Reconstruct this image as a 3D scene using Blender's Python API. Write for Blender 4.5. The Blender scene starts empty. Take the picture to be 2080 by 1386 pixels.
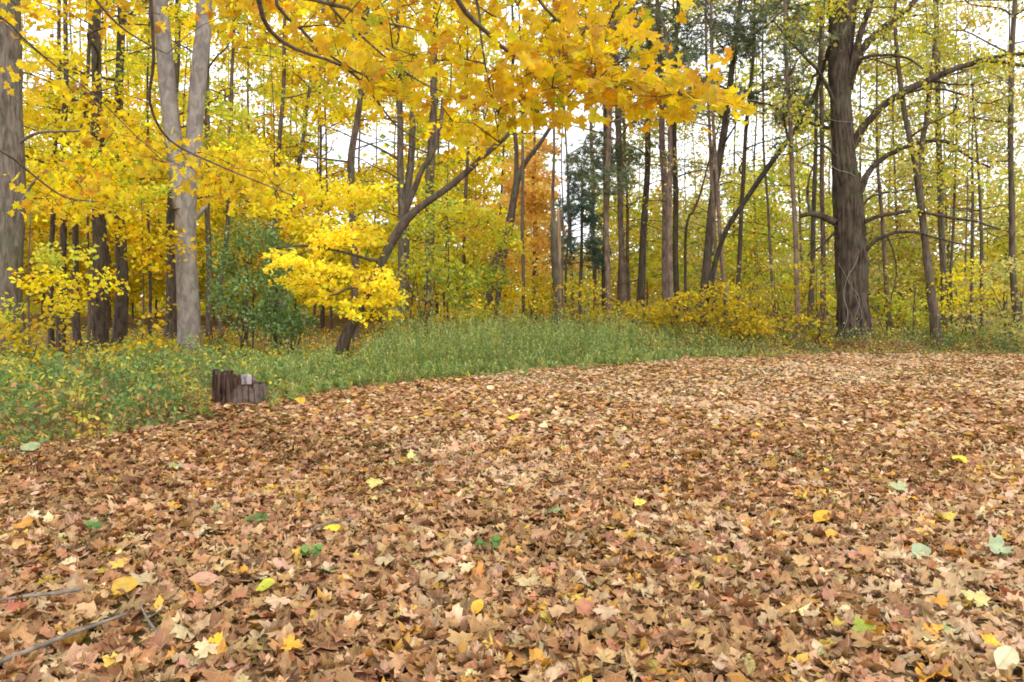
import bpy, math, random
import numpy as np

random.seed(11)
RS = np.random.RandomState(11)
sc = bpy.context.scene
COL = sc.collection

# ------------------------------------------------------------------ camera
F = 1632.0            # focal length in pixels of the 2080 px wide photograph
CAM_H = 1.30
PITCH = math.atan((693 - 600) / F)
cam_d = bpy.data.cameras.new('camera')
cam_d.sensor_width = 36.0
cam_d.lens = 36.0 * F / 2080.0
cam_d.clip_start = 0.05
cam_d.clip_end = 2000
cam = bpy.data.objects.new('camera', cam_d)
COL.objects.link(cam)
cam.location = (0, 0, CAM_H)
cam.rotation_euler = (math.pi / 2 - PITCH, 0, 0)
sc.camera = cam

# ------------------------------------------------------------------ sky
SUN_EL, SUN_AZ = math.radians(48), math.radians(215)   # behind and to the left of north
w = bpy.data.worlds.new('World')
sc.world = w
w.use_nodes = True
nt = w.node_tree
nt.nodes.clear()
o = nt.nodes.new('ShaderNodeOutputWorld')
bg = nt.nodes.new('ShaderNodeBackground')
sky = nt.nodes.new('ShaderNodeTexSky')
sky.sky_type = 'NISHITA'
sky.sun_disc = False
sky.sun_elevation = SUN_EL
sky.sun_rotation = SUN_AZ
sky.air_density = 1.0
sky.dust_density = 3.0
tc = nt.nodes.new('ShaderNodeTexCoord')
nz = nt.nodes.new('ShaderNodeTexNoise')
nz.inputs['Scale'].default_value = 2.2
nz.inputs['Detail'].default_value = 5
mr = nt.nodes.new('ShaderNodeMapRange')
mr.inputs['From Min'].default_value = 0.3
mr.inputs['From Max'].default_value = 0.7
mr.inputs['To Min'].default_value = 0.78
mr.inputs['To Max'].default_value = 1.0
mx = nt.nodes.new('ShaderNodeMix')
mx.data_type = 'RGBA'
mx.inputs[7].default_value = (16.6, 17.0, 17.8, 1)
bg.inputs['Strength'].default_value = 0.10
L = nt.links.new
L(tc.outputs['Generated'], nz.inputs['Vector'])
L(nz.outputs['Fac'], mr.inputs['Value'])
L(mr.outputs['Result'], mx.inputs[0])
L(sky.outputs['Color'], mx.inputs[6])
L(mx.outputs[2], bg.inputs['Color'])
L(bg.outputs[0], o.inputs[0])

# ------------------------------------------------------------------ sun (thin overcast: broad and weak)
sl = bpy.data.lights.new('sun', 'SUN')
sl.energy = 1.3
sl.angle = math.radians(18)
sl.color = (1.0, 0.95, 0.86)
sun = bpy.data.objects.new('sun', sl)
COL.objects.link(sun)
# the sun stands behind the camera, to the right; direction towards it:
az = SUN_AZ
sdir = np.array([-math.sin(az) * math.cos(SUN_EL), math.cos(az) * math.cos(SUN_EL), math.sin(SUN_EL)])
import mathutils
sun.rotation_euler = mathutils.Vector(sdir).to_track_quat('Z', 'Y').to_euler()

# ------------------------------------------------------------------ exposure, render
sc.view_settings.view_transform = 'Standard'
sc.view_settings.look = 'None'
sc.view_settings.gamma = 1
sc.view_settings.exposure = 0.32
sc.view_settings.use_curve_mapping = False
sc.cycles.max_bounces = 8
sc.cycles.diffuse_bounces = 4
sc.cycles.transmission_bounces = 5
sc.cycles.glossy_bounces = 2
sc.cycles.caustics_reflective = False
sc.cycles.caustics_refractive = False
sc.cycles.use_denoising = True
sc.cycles.filter_width = 1.8

# ================================================================== helpers
cp, sp = math.cos(PITCH), math.sin(PITCH)


def W(px, py, d):
    """point of the place seen at pixel (px,py) of the photograph, d metres ahead"""
    a = (px - 1040) / F
    b = (693 - py) / F
    dy = cp + b * sp
    t = d / dy
    return np.array([a * t, d, CAM_H + (-sp + b * cp) * t])


def noise2(x, y):
    return (np.sin(x * 1.7 + 1.3) * np.cos(y * 1.3 + 0.4) + 0.5 * np.sin(x * 3.9 + y * 2.7) +
            0.3 * np.cos(x * 7.3 - y * 6.1 + 2) + 0.2 * np.sin(x * 13.1 + y * 11.7)) / 2.0


def gz(x, y):
    """height of the ground"""
    x = np.asarray(x, float); y = np.asarray(y, float)
    s = np.clip((y - 16) / 30, 0, 1)
    return 0.025 * noise2(x * 0.5, y * 0.5) + 0.16 * noise2(x * 0.13 + 2, y * 0.13) * s


# far edge of the leaf covered lawn, as x -> distance
EX = np.array([-9.0, -4.5, -3.6, -3.2, -2.9, -2.6, -1.5, -0.4, 1.06, 3.9, 7.5, 11.3, 16, 40])
EY = np.array([3.0, 6.9, 7.8, 9.0, 9.5, 10.6, 12.4, 13.6, 14.8, 16.9, 17.8, 17.5, 17.2, 17])


def edge(x):
    return np.interp(x, EX, EY) + 0.25 * np.sin(np.asarray(x) * 2.1) + 0.15 * np.sin(np.asarray(x) * 5.3 + 1)


def ground_point(px, py):
    d = CAM_H * F / max(py - 600.0, 5)
    for _ in range(3):
        p = W(px, py, d)
        d *= 1 + (p[2] - float(gz(p[0], p[1]))) / CAM_H
    p = W(px, py, d)
    return np.array([p[0], p[1], float(gz(p[0], p[1]))])


class Acc:
    """collects triangles and quads with colours"""

    def __init__(s):
        s.v = []; s.t = []; s.q = []; s.c = []; s.u = []; s.n = 0

    def add(s, v, tris=None, quads=None, col=None, uv=None):
        v = np.asarray(v, float)
        if tris is not None and len(tris): s.t.append(np.asarray(tris, int) + s.n)
        if quads is not None and len(quads): s.q.append(np.asarray(quads, int) + s.n)
        s.v.append(v)
        k = len(v)
        if col is None: col = (1, 1, 1)
        c = np.asarray(col, float)
        if c.ndim == 1: c = np.tile(c, (k, 1))
        s.c.append(c)
        s.u.append(np.zeros((k, 3)) if uv is None else uv)
        s.n += k

    def mesh(s, name, mat, origin=(0, 0, 0), smooth=False):
        V = np.concatenate(s.v) - np.asarray(origin, float)
        T = np.concatenate(s.t) if s.t else np.zeros((0, 3), int)
        Q = np.concatenate(s.q) if s.q else np.zeros((0, 4), int)
        me = bpy.data.meshes.new(name)
        me.vertices.add(len(V))
        me.vertices.foreach_set('co', V.astype(np.float32).ravel())
        nl = len(T) * 3 + len(Q) * 4
        me.loops.add(nl)
        me.loops.foreach_set('vertex_index', np.concatenate([T.ravel(), Q.ravel()]).astype(np.int32))
        me.polygons.add(len(T) + len(Q))
        st = np.concatenate([np.arange(len(T)) * 3, len(T) * 3 + np.arange(len(Q)) * 4]).astype(np.int32)
        me.polygons.foreach_set('loop_start', st)
        if smooth:
            me.polygons.foreach_set('use_smooth', np.ones(len(T) + len(Q), bool))
        me.update(calc_edges=True)
        C = np.concatenate(s.c)
        a = me.color_attributes.new('col', 'FLOAT_COLOR', 'POINT')
        a.data.foreach_set('color', np.concatenate([C, np.ones((len(C), 1))], 1).astype(np.float32).ravel())
        a = me.attributes.new('leaf_uv', 'FLOAT_VECTOR', 'POINT')
        a.data.foreach_set('vector', np.concatenate(s.u).astype(np.float32).ravel())
        me.materials.append(mat)
        return me


def link(name, me, parent=None, loc=None):
    ob = bpy.data.objects.new(name, me)
    COL.objects.link(ob)
    if loc is not None: ob.location = loc
    if parent is not None: ob.parent = parent
    return ob


def thing(name, label, cat, loc, group=None):
    e = bpy.data.objects.new(name, None)
    e.empty_display_size = 0.3
    COL.objects.link(e)
    e.location = loc
    tag(e, label, cat, group)
    return e


def tag(o, label=None, cat=None, group=None, kind=None):
    if label: o['label'] = label
    if cat: o['category'] = cat
    if group: o['group'] = group
    if kind: o['kind'] = kind


def norm(a):
    return a / (np.linalg.norm(a, axis=-1, keepdims=True) + 1e-9)


# ------------------------------------------------------------------ tubes
def smooth_path(P, R, step):
    """Catmull-Rom resample"""
    P = np.asarray(P, float); R = np.asarray(R, float)
    Q = np.vstack([2 * P[0] - P[1], P, 2 * P[-1] - P[-2]])
    r = np.concatenate([[R[0]], R, [R[-1]]])
    out, ro = [], []
    for i in range(1, len(Q) - 2):
        n = max(1, int(np.ceil(np.linalg.norm(Q[i + 1] - Q[i]) / step)))
        for k in range(n):
            t = k / n
            a, b, c, d = Q[i - 1], Q[i], Q[i + 1], Q[i + 2]
            out.append(0.5 * ((2 * b) + (-a + c) * t + (2 * a - 5 * b + 4 * c - d) * t * t + (-a + 3 * b - 3 * c + d) * t ** 3))
            ro.append(r[i] * (1 - t) + r[i + 1] * t)
    out.append(P[-1]); ro.append(R[-1])
    return np.array(out), np.array(ro)


def tube(acc, P, R, sides=6, rough=0.0, ridges=0, ridge_amp=0.0, col=(1, 1, 1), seed=0):
    P = np.asarray(P, float); R = np.asarray(R, float)
    n = len(P)
    if n < 2: return
    T = np.gradient(P, axis=0); T = norm(T)
    ref = np.array([0.0, 0, 1]) if abs(T[0][2]) < 0.8 else np.array([1.0, 0, 0])
    N = np.cross(T[0], ref); N = N / (np.linalg.norm(N) + 1e-9)
    Ns = []
    for i in range(n):
        N = N - T[i] * np.dot(N, T[i]); N = N / (np.linalg.norm(N) + 1e-9)
        Ns.append(N)
    Ns = np.array(Ns); Bs = np.cross(T, Ns)
    th = np.arange(sides) * 2 * math.pi / sides
    rr = np.repeat(R[:, None], sides, 1)
    if rough or ridges:
        rs = np.random.RandomState(seed)
        ph = rs.uniform(0, 6.28, 8)
        z = np.cumsum(np.concatenate([[0], np.linalg.norm(np.diff(P, axis=0), axis=1)]))[:, None]
        t2 = th[None, :]
        m = (np.sin(t2 * 2 + ph[0] + z * 0.9) + 0.7 * np.sin(t2 * 3 + ph[1] - z * 1.4) + 0.5 * np.sin(t2 + z * 2.3 + ph[2])
             + 0.5 * np.sin(z * 4.1 + ph[3] + t2 * 2))
        rr = rr * (1 + rough * m * 0.5)
        if ridges:
            wob = t2 * ridges + 1.3 * np.sin(z * 1.7 + ph[4]) + 0.8 * np.sin(z * 3.9 + t2 * 2 + ph[5])
            rr = rr * (1 + ridge_amp * np.sign(np.sin(wob)) * np.abs(np.sin(wob)) ** 0.6 + ridge_amp * 0.5 * np.sin(wob * 1.9 + z * 6 + ph[6]))
    V = P[:, None] + rr[..., None] * (np.cos(th)[None, :, None] * Ns[:, None] + np.sin(th)[None, :, None] * Bs[:, None])
    i = np.arange(n - 1)[:, None] * sides; j = np.arange(sides)[None, :]; j2 = (j + 1) % sides
    q = np.stack([i + j, i + j2, i + sides + j2, i + sides + j], -1).reshape(-1, 4)
    V = V.reshape(-1, 3)
    k = len(V)
    V = np.vstack([V, P[-1] + T[-1] * R[-1] * 0.3])
    tt = np.stack([(n - 1) * sides + np.arange(sides), (n - 1) * sides + (np.arange(sides) + 1) % sides, np.full(sides, k)], -1)
    acc.add(V, tt, q, col)


# ------------------------------------------------------------------ leaf templates
def ring_outline(half):
    half = np.array(half, float)
    left = half[::-1].copy(); left[:, 0] *= -1
    left = left[1:-1] if (abs(half[0, 0]) < 1e-6 and abs(half[-1, 0]) < 1e-6) else left
    return np.vstack([half, left])


MAPLE = ring_outline([(0, 0), (.12, -.07), (.40, -.13), (.31, .03), (.36, .12), (.50, .10), (.66, .30), (.47, .34), (.44, .43), (.20, .42),
                      (.30, .60), (.28, .70), (.13, .74), (0, 1.0)])
MAPLE_MID = ring_outline([(0, 0), (.38, -.10), (.28, .10), (.64, .28), (.22, .42), (.26, .66), (0, 1.0)])
OVAL = ring_outline([(0, 0), (.17, .08), (.30, .28), (.31, .5), (.22, .74), (.10, .9), (0, 1.0)])
LOW = ring_outline([(0, 0), (.42, .05), (.40, .42), (0, 1.0)])


def template(outline, ring=False, cx=(0, .33)):
    """flat leaf: vertices, triangles.  centred fan, optional middle ring"""
    c = np.array(cx, float)
    o = outline; n = len(o)
    if ring:
        m = c + (o - c) * 0.52
        V = np.vstack([c[None], m, o])
        t = []
        for i in range(n):
            j = (i + 1) % n
            t += [(0, 1 + i, 1 + j), (1 + i, 1 + n + i, 1 + n + j), (1 + i, 1 + n + j, 1 + j)]
    else:
        V = np.vstack([c[None], o])
        t = [(0, 1 + i, 1 + (i + 1) % n) for i in range(n)]
    V = np.c_[V[:, 0], V[:, 1] - 0.33, np.zeros(len(V))]
    return V, np.array(t, int)


T_RING = template(MAPLE, True)
T_FULL = template(MAPLE)
T_MID = template(MAPLE_MID)
T_OVAL = template(OVAL, False, (0, .45))
T_LOW = (np.array([(0, -.33, 0), (.45, .0, .0), (.30, .38, 0), (0, .67, 0), (-.30, .38, 0), (-.45, 0, 0)]),
         np.array([(0, 1, 3), (1, 2, 3), (0, 3, 5), (5, 3, 4)]))
T_HERB = (np.array([(0, -.4, 0), (.24, -.05, .04), (.2, .3, .03), (0, .65, 0), (-.2, .3, .03), (-.24, -.05, .04)]),
          np.array([(0, 1, 3), (1, 2, 3), (0, 3, 5), (5, 3, 4)]))
T_QUAD = (np.array([(0, -.45, 0), (.42, .05, 0.06), (0, .55, 0), (-.42, .05, 0.06)]), np.array([(0, 1, 2), (0, 2, 3)]))
T_THIN = (np.array([(0, -.5, 0), (.14, .0, 0.03), (0, .5, 0), (-.14, .0, 0.03)]), np.array([(0, 1, 2), (0, 2, 3)]))


def needle_tuft():
    v, t = [], []
    r = np.random.RandomState(3)
    for k in range(14):
        a = r.uniform(0, 6.28); e = r.uniform(-.2, 1.2)
        d = np.array([math.cos(a) * math.cos(e), math.sin(a) * math.cos(e), math.sin(e)])
        s = norm(np.cross(d, r.randn(3))) * 0.05
        i = len(v)
        v += [s, -s, d * r.uniform(.6, 1)]
        t.append((i, i + 1, i + 2))
    return np.array(v), np.array(t)


T_NEEDLE = needle_tuft()


def frames(Z, spin):
    """rotation matrices with local z along Z and given spin about it"""
    Z = norm(Z)
    ref = np.where(np.abs(Z[:, 2:3]) > 0.9, np.array([[1.0, 0, 0]]), np.array([[0, 0, 1.0]]))
    X = norm(np.cross(ref, Z)); Y = np.cross(Z, X)
    c, s = np.cos(spin)[:, None], np.sin(spin)[:, None]
    X2 = X * c + Y * s; Y2 = -X * s + Y * c
    return np.stack([X2, Y2, Z], -1)


def curled(V, amt, rs):
    """bend a flat template: fold along the midrib, roll the tip, twist, ripple"""
    V = V.copy()
    x, y = V[:, 0].copy(), V[:, 1].copy()
    fold = rs.uniform(-0.3, 1.0) * amt
    roll = rs.uniform(-0.8, 1.3) * amt
    tw = rs.uniform(-0.8, 0.8) * amt
    z = fold * (np.abs(x) ** 1.3) * 1.1 + roll * y * y * 0.9 + tw * x * y * 1.5
    z += amt * 0.10 * (np.sin(x * 9 + rs.uniform(0, 6)) + np.sin(y * 8 + rs.uniform(0, 6)))
    sh = 1 - 0.35 * min(1, abs(amt)) * np.abs(x)
    V[:, 0] = x * sh; V[:, 1] = y * (1 - 0.3 * abs(roll) * np.abs(y)); V[:, 2] += z - z.mean()
    return V


def add_leaves(acc, tmpl, C, N, spin, size, col, curl=0.3, nvar=6, seed=0):
    """place len(C) leaves, shared out over nvar curled variants of the template"""
    n = len(C)
    if n == 0: return
    rs = np.random.RandomState(seed + 77)
    V0, T0 = tmpl
    R = frames(N, spin)
    which = rs.randint(0, nvar, n)
    for k in range(nvar):
        idx = np.nonzero(which == k)[0]
        if len(idx) == 0: continue
        V = curled(V0, curl * rs.uniform(.5, 1.5), rs) if curl else V0
        P = np.einsum('nij,vj->nvi', R[idx], V) * size[idx][:, None, None] + C[idx][:, None]
        m = len(V)
        tri = (T0[None] + (np.arange(len(idx)) * m)[:, None, None]).reshape(-1, 3)
        cc = np.repeat(col[idx], m, 0)
        uv = np.tile(V0, (len(idx), 1))
        acc.add(P.reshape(-1, 3), tri, None, cc, uv)


def pal_pick(pal, n, rs, jitter=0.12):
    cols = np.array([c for c, _ in pal], float); wt = np.array([w_ for _, w_ in pal], float); wt /= wt.sum()
    c = cols[rs.choice(len(cols), n, p=wt)]
    c = c * (1 + jitter * rs.randn(n, 1)) * (1 + 0.06 * rs.randn(n, 3))
    return np.clip(c, 0.004, 0.9)


# ------------------------------------------------------------------ palettes (leaf colours, linear)
GOLD = [((.70, .50, .008), 5), ((.61, .40, .007), 3.2), ((.75, .59, .012), 3), ((.58, .29, .01), .9), ((.38, .17, .01), .45), ((.54, .50, .02), 1)]
YELLOW = [((.80, .66, .025), 5), ((.72, .55, .015), 3), ((.66, .60, .05), 2), ((.80, .48, .03), 1)]
BRIGHT = [((.92, .74, .04), 5), ((.86, .62, .025), 3), ((.74, .68, .06), 1.5), ((.85, .50, .06), 1)]
YGREEN = [((.52, .52, .05), 4), ((.40, .44, .05), 3), ((.68, .57, .04), 3), ((.27, .36, .05), 1.5)]
GREENY = [((.30, .38, .06), 4), ((.40, .44, .06), 3), ((.50, .45, .05), 2), ((.14, .22, .04), 2)]
OLIVE = [((.50, .46, .13), 4), ((.38, .40, .12), 3), ((.60, .49, .14), 3), ((.27, .31, .10), 2), ((.56, .40, .16), 1.5)]
ORANGE = [((.88, .56, .16), 5), ((.85, .48, .13), 2), ((.88, .64, .15), 3), ((.78, .46, .18), 1)]
AMBER = [((.56, .41, .02), 5), ((.46, .33, .02), 3), ((.62, .48, .03), 2), ((.34, .33, .03), 2), ((.56, .29, .03), .8)]
BUSHG = [((.15, .26, .08), 4), ((.21, .34, .11), 4), ((.30, .42, .15), 2), ((.30, .32, .06), .6)]
PINE = [((.13, .165, .08), 4), ((.18, .215, .11), 3), ((.26, .25, .12), 1.5)]
SPRUCE = [((.10, .17, .11), 4), ((.15, .23, .16), 3)]
HERB = [((.24, .34, .10), 4), ((.34, .44, .15), 4), ((.16, .25, .07), 2), ((.44, .48, .14), 2), ((.66, .58, .08), .8)]
COVER = [((.12, .20, .05), 3.5), ((.18, .28, .07), 3.5), ((.34, .36, .06), 3), ((.62, .52, .06), 2.6), ((.55, .34, .06), 1.4), ((.35, .16, .05), .9)]
LITTER = [((.53, .32, .155), 6), ((.43, .228, .092), 6.5), ((.62, .42, .24), 3), ((.34, .17, .07), 4.5), ((.23, .10, .045), 2), ((.42, .18, .09), 1.5),
          ((.54, .27, .04), 1.5), ((.62, .41, .06), .6), ((.60, .53, .20), .3), ((.38, .42, .18), .1), ((.47, .26, .155), 2)]

# ================================================================== materials
MATS = {}


def newmat(name):
    m = bpy.data.materials.new(name); m.use_nodes = True
    m.node_tree.nodes.clear()
    return m, m.node_tree


def leaf_mat(name, trans=0.4, veins=0.0, spots=0.0, gloss=0.03, bump=0.0, boost=1.3):
    m, t = newmat(name)
    N, K = t.nodes, t.links.new
    out = N.new('ShaderNodeOutputMaterial')
    at = N.new('ShaderNodeAttribute'); at.attribute_name = 'col'
    colr = at.outputs['Color']
    geo = N.new('ShaderNodeNewGeometry')
    uv = N.new('ShaderNodeAttribute'); uv.attribute_name = 'leaf_uv'
    # blotches of colour on each leaf
    nz = N.new('ShaderNodeTexNoise'); nz.inputs['Scale'].default_value = 22 if spots else 9
    nz.inputs['Detail'].default_value = 3
    K(geo.outputs['Position'], nz.inputs['Vector'])
    mr = N.new('ShaderNodeMapRange'); mr.inputs['From Min'].default_value = .3; mr.inputs['From Max'].default_value = .7
    mr.inputs['To Min'].default_value = 0.72 if spots else .88; mr.inputs['To Max'].default_value = 1.2 if spots else 1.1
    K(nz.outputs['Fac'], mr.inputs['Value'])
    mu = N.new('ShaderNodeMix'); mu.data_type = 'RGBA'; mu.blend_type = 'MULTIPLY'; mu.inputs[0].default_value = 1
    K(colr, mu.inputs[6]); K(mr.outputs['Result'], mu.inputs[7])
    colr = mu.outputs[2]
    vmask = None
    if veins:
        sx = N.new('ShaderNodeSeparateXYZ'); K(uv.outputs['Vector'], sx.inputs[0])
        ab = N.new('ShaderNodeMath'); ab.operation = 'ABSOLUTE'; K(sx.outputs['X'], ab.inputs[0])
        yy = N.new('ShaderNodeMath'); yy.operation = 'ADD'; yy.inputs[1].default_value = 0.33; K(sx.outputs['Y'], yy.inputs[0])
        dists = [ab.outputs[0]]
        for (dx, dyy) in ((.66, .30), (.40, -.13)):
            l = math.hypot(dx, dyy)
            a1 = N.new('ShaderNodeMath'); a1.operation = 'MULTIPLY'; a1.inputs[1].default_value = dyy / l; K(ab.outputs[0], a1.inputs[0])
            a2 = N.new('ShaderNodeMath'); a2.operation = 'MULTIPLY'; a2.inputs[1].default_value = dx / l; K(yy.outputs[0], a2.inputs[0])
            a3 = N.new('ShaderNodeMath'); a3.operation = 'SUBTRACT'; K(a1.outputs[0], a3.inputs[0]); K(a2.outputs[0], a3.inputs[1])
            a4 = N.new('ShaderNodeMath'); a4.operation = 'ABSOLUTE'; K(a3.outputs[0], a4.inputs[0])
            dists.append(a4.outputs[0])
        mn = dists[0]
        for dd in dists[1:]:
            q = N.new('ShaderNodeMath'); q.operation = 'MINIMUM'; K(mn, q.inputs[0]); K(dd, q.inputs[1]); mn = q.outputs[0]
        vm = N.new('ShaderNodeMapRange'); vm.inputs['From Min'].default_value = 0.006; vm.inputs['From Max'].default_value = 0.028
        vm.inputs['To Min'].default_value = 1; vm.inputs['To Max'].default_value = 0
        K(mn, vm.inputs['Value'])
        vmask = vm.outputs['Result']
        vmu = N.new('ShaderNodeMath'); vmu.operation = 'MULTIPLY'; vmu.inputs[1].default_value = veins; K(vmask, vmu.inputs[0])
        mv = N.new('ShaderNodeMix'); mv.data_type = 'RGBA'; mv.blend_type = 'MIX'
        mv.inputs[7].default_value = (.62, .45, .22, 1)
        K(vmu.outputs[0], mv.inputs[0]); K(colr, mv.inputs[6]); colr = mv.outputs[2]
    nrm = None
    if bump:
        nb = N.new('ShaderNodeTexNoise'); nb.inputs['Scale'].default_value = 60; nb.inputs['Detail'].default_value = 3
        K(geo.outputs['Position'], nb.inputs['Vector'])
        hsum = nb.outputs['Fac']
        if vmask is not None:
            ad = N.new('ShaderNodeMath'); ad.operation = 'ADD'; K(nb.outputs['Fac'], ad.inputs[0]); K(vmask, ad.inputs[1]); hsum = ad.outputs[0]
        bp = N.new('ShaderNodeBump'); bp.inputs['Strength'].default_value = bump; bp.inputs['Distance'].default_value = 0.004
        K(hsum, bp.inputs['Height']); nrm = bp.outputs['Normal']
    df = N.new('ShaderNodeBsdfDiffuse'); K(colr, df.inputs['Color'])
    tr = N.new('ShaderNodeBsdfTranslucent')
    tb = N.new('ShaderNodeMix'); tb.data_type = 'RGBA'; tb.blend_type = 'MULTIPLY'; tb.inputs[0].default_value = 1
    tb.inputs[7].default_value = (boost, boost, boost * .8, 1)
    K(colr, tb.inputs[6]); K(tb.outputs[2], tr.inputs['Color'])
    m1 = N.new('ShaderNodeMixShader'); m1.inputs[0].default_value = trans
    K(df.outputs[0], m1.inputs[1]); K(tr.outputs[0], m1.inputs[2])
    gl = N.new('ShaderNodeBsdfGlossy'); gl.inputs['Roughness'].default_value = 0.45
    m2 = N.new('ShaderNodeMixShader'); m2.inputs[0].default_value = gloss
    K(m1.outputs[0], m2.inputs[1]); K(gl.outputs[0], m2.inputs[2])
    if nrm is not None:
        for s_ in (df, tr, gl): K(nrm, s_.inputs['Normal'])
    K(m2.outputs[0], out.inputs[0])
    return m


def bark_mat(name, c1, c2, c3, scale=14, stretch=0.22, bump=0.6, patch=0.3, moss=0.0, band=0.0):
    m, t = newmat(name)
    N, K = t.nodes, t.links.new
    out = N.new('ShaderNodeOutputMaterial')
    pr = N.new('ShaderNodeBsdfPrincipled'); pr.inputs['Roughness'].default_value = 0.92
    pr.inputs['Specular IOR Level'].default_value = 0.12
    tcn = N.new('ShaderNodeTexCoord')
    mp = N.new('ShaderNodeMapping'); mp.inputs['Scale'].default_value = (1, 1, stretch)
    K(tcn.outputs['Object'], mp.inputs['Vector'])
    n1 = N.new('ShaderNodeTexNoise'); n1.inputs['Scale'].default_value = scale; n1.inputs['Detail'].default_value = 6
    n1.inputs['Distortion'].default_value = 0.6
    K(mp.outputs[0], n1.inputs['Vector'])
    cr = N.new('ShaderNodeValToRGB')
    cr.color_ramp.elements[0].position = .36; cr.color_ramp.elements[0].color = (*c1, 1)
    cr.color_ramp.elements[1].position = .62; cr.color_ramp.elements[1].color = (*c2, 1)
    K(n1.outputs['Fac'], cr.inputs[0])
    n2 = N.new('ShaderNodeTexNoise'); n2.inputs['Scale'].default_value = 2.6; n2.inputs['Detail'].default_value = 5
    K(tcn.outputs['Object'], n2.inputs['Vector'])
    mr = N.new('ShaderNodeMapRange'); mr.inputs['From Min'].default_value = .52; mr.inputs['From Max'].default_value = .68
    mr.inputs['To Max'].default_value = patch
    K(n2.outputs['Fac'], mr.inputs['Value'])
    mixp = N.new('ShaderNodeMix'); mixp.data_type = 'RGBA'; mixp.inputs[7].default_value = (*c3, 1)
    K(mr.outputs['Result'], mixp.inputs[0]); K(cr.outputs[0], mixp.inputs[6])
    colr = mixp.outputs[2]
    if moss:
        n3 = N.new('ShaderNodeTexNoise'); n3.inputs['Scale'].default_value = 1.3; n3.inputs['Detail'].default_value = 7
        K(tcn.outputs['Object'], n3.inputs['Vector'])
        m3 = N.new('ShaderNodeMapRange'); m3.inputs['From Min'].default_value = .45; m3.inputs['From Max'].default_value = .62
        m3.inputs['To Max'].default_value = moss
        K(n3.outputs['Fac'], m3.inputs['Value'])
        mm = N.new('ShaderNodeMix'); mm.data_type = 'RGBA'; mm.inputs[7].default_value = (.10, .14, .05, 1)
        K(m3.outputs['Result'], mm.inputs[0]); K(colr, mm.inputs[6]); colr = mm.outputs[2]
    K(colr, pr.inputs['Base Color'])
    bp = N.new('ShaderNodeBump'); bp.inputs['Strength'].default_value = bump; bp.inputs['Distance'].default_value = 0.03
    K(n1.outputs['Fac'], bp.inputs['Height']); K(bp.outputs[0], pr.inputs['Normal'])
    K(pr.outputs[0], out.inputs[0])
    return m


M = {
    'leaf_near': leaf_mat('maple_leaf_near', .6, .25, 1, .015, .35, 1.38),
    'leaf': leaf_mat('tree_leaf', .5, 0, 0, .012, 0, 1.38),
    'leaf_green': leaf_mat('green_leaf', .4, 0, 0, .03, 0, 1.2),
    'needle': leaf_mat('needle', .2, 0, 0, .03, 0, 1.0),
    'litter_near': leaf_mat('fallen_leaf_near', .14, .38, 1, .03, .6, 1.0),
    'litter': leaf_mat('fallen_leaf', .14, 0, 1, .02, 0, 1.0),
    'grass': leaf_mat('grass_blade', .35, 0, 0, .03, 0, 1.1),
    'bark_pale': bark_mat('smooth_pale_bark', (.19, .16, .14), (.32, .28, .245), (.15, .125, .11), 10, .5, .4, .6),
    'bark_grey': bark_mat('grey_furrowed_bark', (.09, .07, .055), (.21, .17, .135), (.13, .12, .09), 20, .2, 1.0, .6, .2),
    'bark_brown': bark_mat('brown_bark', (.065, .045, .033), (.16, .115, .085), (.19, .15, .115), 16, .2, .8, .4, .25),
    'bark_dark': bark_mat('dark_bark', (.050, .036, .028), (.12, .088, .068), (.14, .11, .08), 16, .25, .8, .3, .15),
    'bark_black': bark_mat('black_bark', (.022, .016, .013), (.06, .045, .036), (.08, .07, .05), 16, .25, .8, .3, .15),
    'bark_pine': bark_mat('pine_bark', (.095, .06, .044), (.22, .15, .112), (.27, .20, .16), 15, .35, .8, .6, .1),
    'bark_oak': bark_mat('oak_bark', (.028, .020, .016), (.110, .080, .060), (.13, .10, .08), 17, .2, 1.0, .45, .14),
    'twig': bark_mat('twig_bark', (.05, .035, .028), (.12, .085, .06), (.14, .11, .08), 20, .5, .3, .3),
    'twig_grey': bark_mat('grey_twig', (.13, .11, .09), (.26, .22, .18), (.2, .18, .14), 20, .5, .3, .3),
    'vine': bark_mat('pale_vine', (.20, .16, .13), (.32, .27, .22), (.26, .22, .18), 20, .5, .3, .3),
    'stump_bark': bark_mat('rotten_stump_bark', (.014, .009, .008), (.15, .085, .062), (.34, .27, .23), 22, .12, 1.0, .6),
    'stump_wood': bark_mat('weathered_stump_wood', (.16, .13, .13), (.46, .41, .41), (.36, .32, .31), 24, .15, .8, .4),
    'snag_wood': bark_mat('bare_dead_wood', (.17, .095, .05), (.36, .23, .13), (.30, .22, .17), 16, .12, .9, .4),
}


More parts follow.
